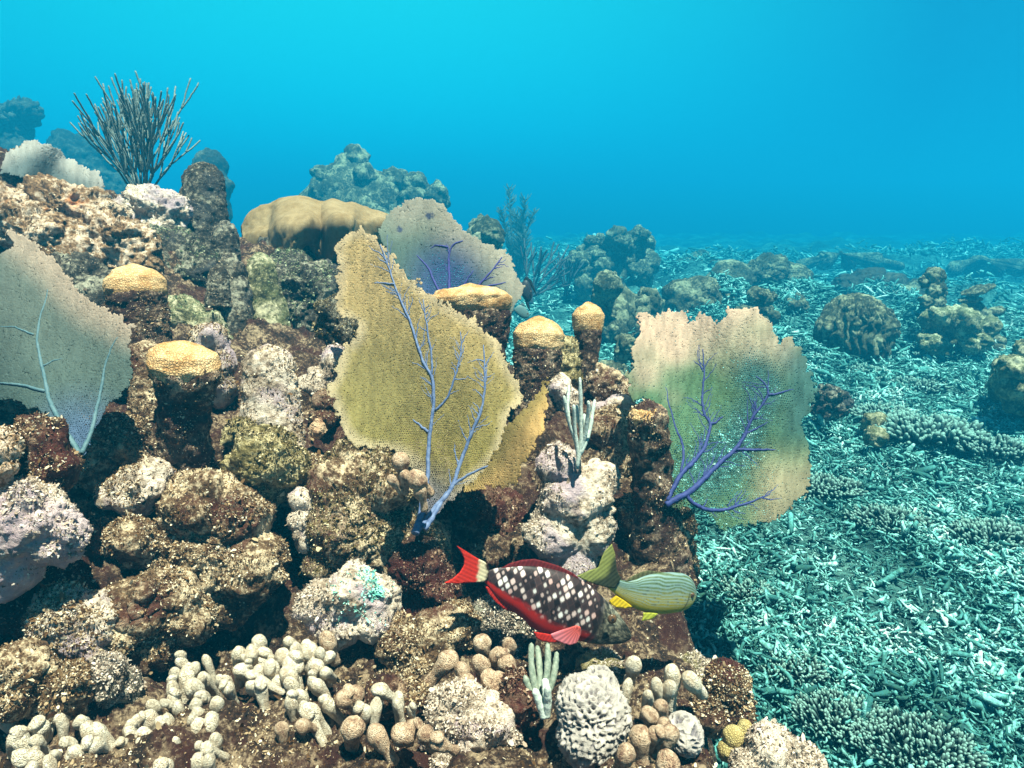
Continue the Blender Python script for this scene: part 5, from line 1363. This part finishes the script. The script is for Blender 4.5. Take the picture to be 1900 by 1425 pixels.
CL = [('wide dark finger coral thicket below the round pale boulder', 1720, 800, 2.25, 85, 55, 120), ('dark finger thicket touching the right side of the pale boulder', 1640, 770, 2.5, 50, 40, 70),
      ('small dark finger tuft above the dark knobbed clump', 1600, 690, 2.9, 40, 30, 60), ('finger tuft in front of the grooved mound', 1520, 655, 3.2, 45, 30, 60),
      ('finger tuft at the right shoulder of the grooved mound', 1680, 660, 3.3, 40, 26, 55), ('dark finger coral at the right edge beneath the green mound', 1850, 830, 2.1, 70, 40, 90),
      ('dark finger coral patch directly right of the lower fan edge', 1530, 900, 1.95, 60, 36, 80), ('shadowed finger patch at the middle of the rubble', 1650, 960, 1.85, 70, 34, 80),
      ('dark finger coral hollow at the right edge of the rubble', 1850, 990, 1.7, 75, 40, 90), ('fine finger coral bed at the bottom right corner of the rubble', 1700, 1370, 1.32, 110, 42, 130),
      ('blue tipped finger coral bed right of the pink white rock', 1560, 1320, 1.40, 80, 40, 100), ('small finger patch right of the platform corner', 1470, 1230, 1.55, 60, 34, 70),
      ('dark finger tuft near the mouth of the striped fish', 1390, 1090, 1.7, 45, 34, 60), ('finger coral tuft high on the right plain beside the stacked pile', 1690, 715, 2.8, 60, 30, 70)]
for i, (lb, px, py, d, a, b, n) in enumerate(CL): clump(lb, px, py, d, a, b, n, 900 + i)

# soft corals and far silhouettes
def plume(label, base, d, stems, seed, mat='bush'):
    r = np.random.default_rng(seed); t = thing('sea_plume', label, 'soft coral', P(*base, d))
    for tip, ln in stems:
        q = resample([base, ((base[0] * .6 + tip[0] * .4) + r.normal(0, 6), base[1] * .5 + tip[1] * .5), tip], 40); mb = MB()
        dd = d + np.linspace(0, 1, 40) * r.normal(0, .3)
        C = P(q[:, 0], q[:, 1], dd); mb.tube(C, rpx(np.linspace(2.6, 1.0, 40), d), 5)
        for k in range(4, 40):
            for s in range(5):
                a = r.uniform(0, 6.28); L = rpx(ln, d) * r.uniform(.5, 1.1)
                v = np.array([math.cos(a), math.sin(a), r.uniform(.3, .9)]); v /= np.linalg.norm(v)
                mb.tube([C[k], C[k] + v * L * .5, C[k] + v * L + np.array([0, 0, .25 * L])], [rpx(.9, d), rpx(.8, d), rpx(.5, d)], 3)
        V, F = mb.get(); part('frond', V, F, M[mat], t)
plume('feathery blue grey sea plume behind the lilac fan', (962, 520), dg(522), [((945, 350), 15), ((975, 372), 15), ((958, 400), 18), ((990, 395), 13), ((930, 392), 12), ((970, 440), 20), ((950, 455), 18)], 41)
bush_coral('dark bare branching gorgonian left of the ragged coral block', (985, 560), dg(560), 6, .75, 130, 42, 'rod_dark', 3.5, 1.5, levels=2, lean=.5, name='gorgonian', flat=.5)
bush_coral('thin dark branching gorgonian close to the ragged coral block', (1050, 545), dg(548), 5, .5, 80, 43, 'rod_dark', 3, 1.4, levels=2, name='gorgonian', flat=.5)
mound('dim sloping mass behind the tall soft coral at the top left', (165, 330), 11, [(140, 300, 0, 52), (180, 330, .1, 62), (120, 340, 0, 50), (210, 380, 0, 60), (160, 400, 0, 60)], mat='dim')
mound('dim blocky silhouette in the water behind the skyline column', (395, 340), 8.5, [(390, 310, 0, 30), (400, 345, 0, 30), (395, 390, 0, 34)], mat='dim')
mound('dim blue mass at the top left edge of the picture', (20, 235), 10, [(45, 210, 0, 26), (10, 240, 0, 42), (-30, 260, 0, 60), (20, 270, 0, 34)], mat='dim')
mound('pale green rounded mound behind the right fan', (1290, 555), dg(600), [(1265, 555, 0, 38), (1300, 550, 0, 36), (1330, 565, .1, 34), (1290, 580, 0, 45)], amp=.7)
mound('low blue mound just above the right fan at mid distance', (1400, 520), dg(565), [(1360, 525, 0, 40), (1420, 520, 0, 45), (1460, 530, 0, 40)])
mound('long faint ridge on the far plain below the horizon', (1560, 470), dg(512), [(1490, 492, 0, 12), (1530, 484, 0, 17), (1575, 488, .3, 14), (1620, 486, 0, 18), (1665, 493, 0, 11)], mat='mound', amp=2.0)
mound('faint far ridge at the right edge below the horizon', (1820, 480), dg(518), [(1775, 497, 0, 14), (1815, 492, .2, 18), (1850, 498, 0, 12), (1885, 495, 0, 16)], mat='mound', amp=2.0)
mound('faint far hump between the ragged block and the far ridge', (1290, 475), dg(510), [(1265, 492, 0, 13), (1300, 486, 0, 18), (1335, 494, 0, 12)], mat='mound', amp=2.0)
mound('dim hump on the plain behind the grooved mound', (1610, 530), dg(562), [(1570, 535, 0, 26), (1610, 528, 0, 30), (1650, 535, 0, 28)], mat='dim')
mound('dim pale hump left of the tiered coral', (1690, 545), dg(572), [(1670, 550, 0, 22), (1700, 545, 0, 24)])
# ================================================================== sea water between the things
hz = NT('sea_water_haze')
hz.t.nodes.remove(hz.b)
pv = hz.n('ShaderNodeVolumePrincipled')
pv.inputs['Color'].default_value = (0.003, 0.128, 0.245, 1)
pv.inputs['Absorption Color'].default_value = (0.10, 0.60, 0.88, 1)
pv.inputs['Density'].default_value = 0.20
pv.inputs['Anisotropy'].default_value = 0.25
pv.inputs['Density Attribute'].default_value = ''
hz.t.links.new(pv.outputs[0], hz.out.inputs['Volume'])
bx = np.array([(x, y, z) for x in (-50, 50) for y in (-8, 50) for z in (-2.4, 4.0)], float)
o = link('haze', mesh('haze', bx, np.array([[0, 1, 3, 2], [4, 6, 7, 5], [0, 4, 5, 1], [2, 3, 7, 6], [0, 2, 6, 4], [1, 5, 7, 3]]), hz.m, False))
o['kind'] = 'stuff'
tag(o, 'clear blue green sea water fading the reef into the distance', 'water')
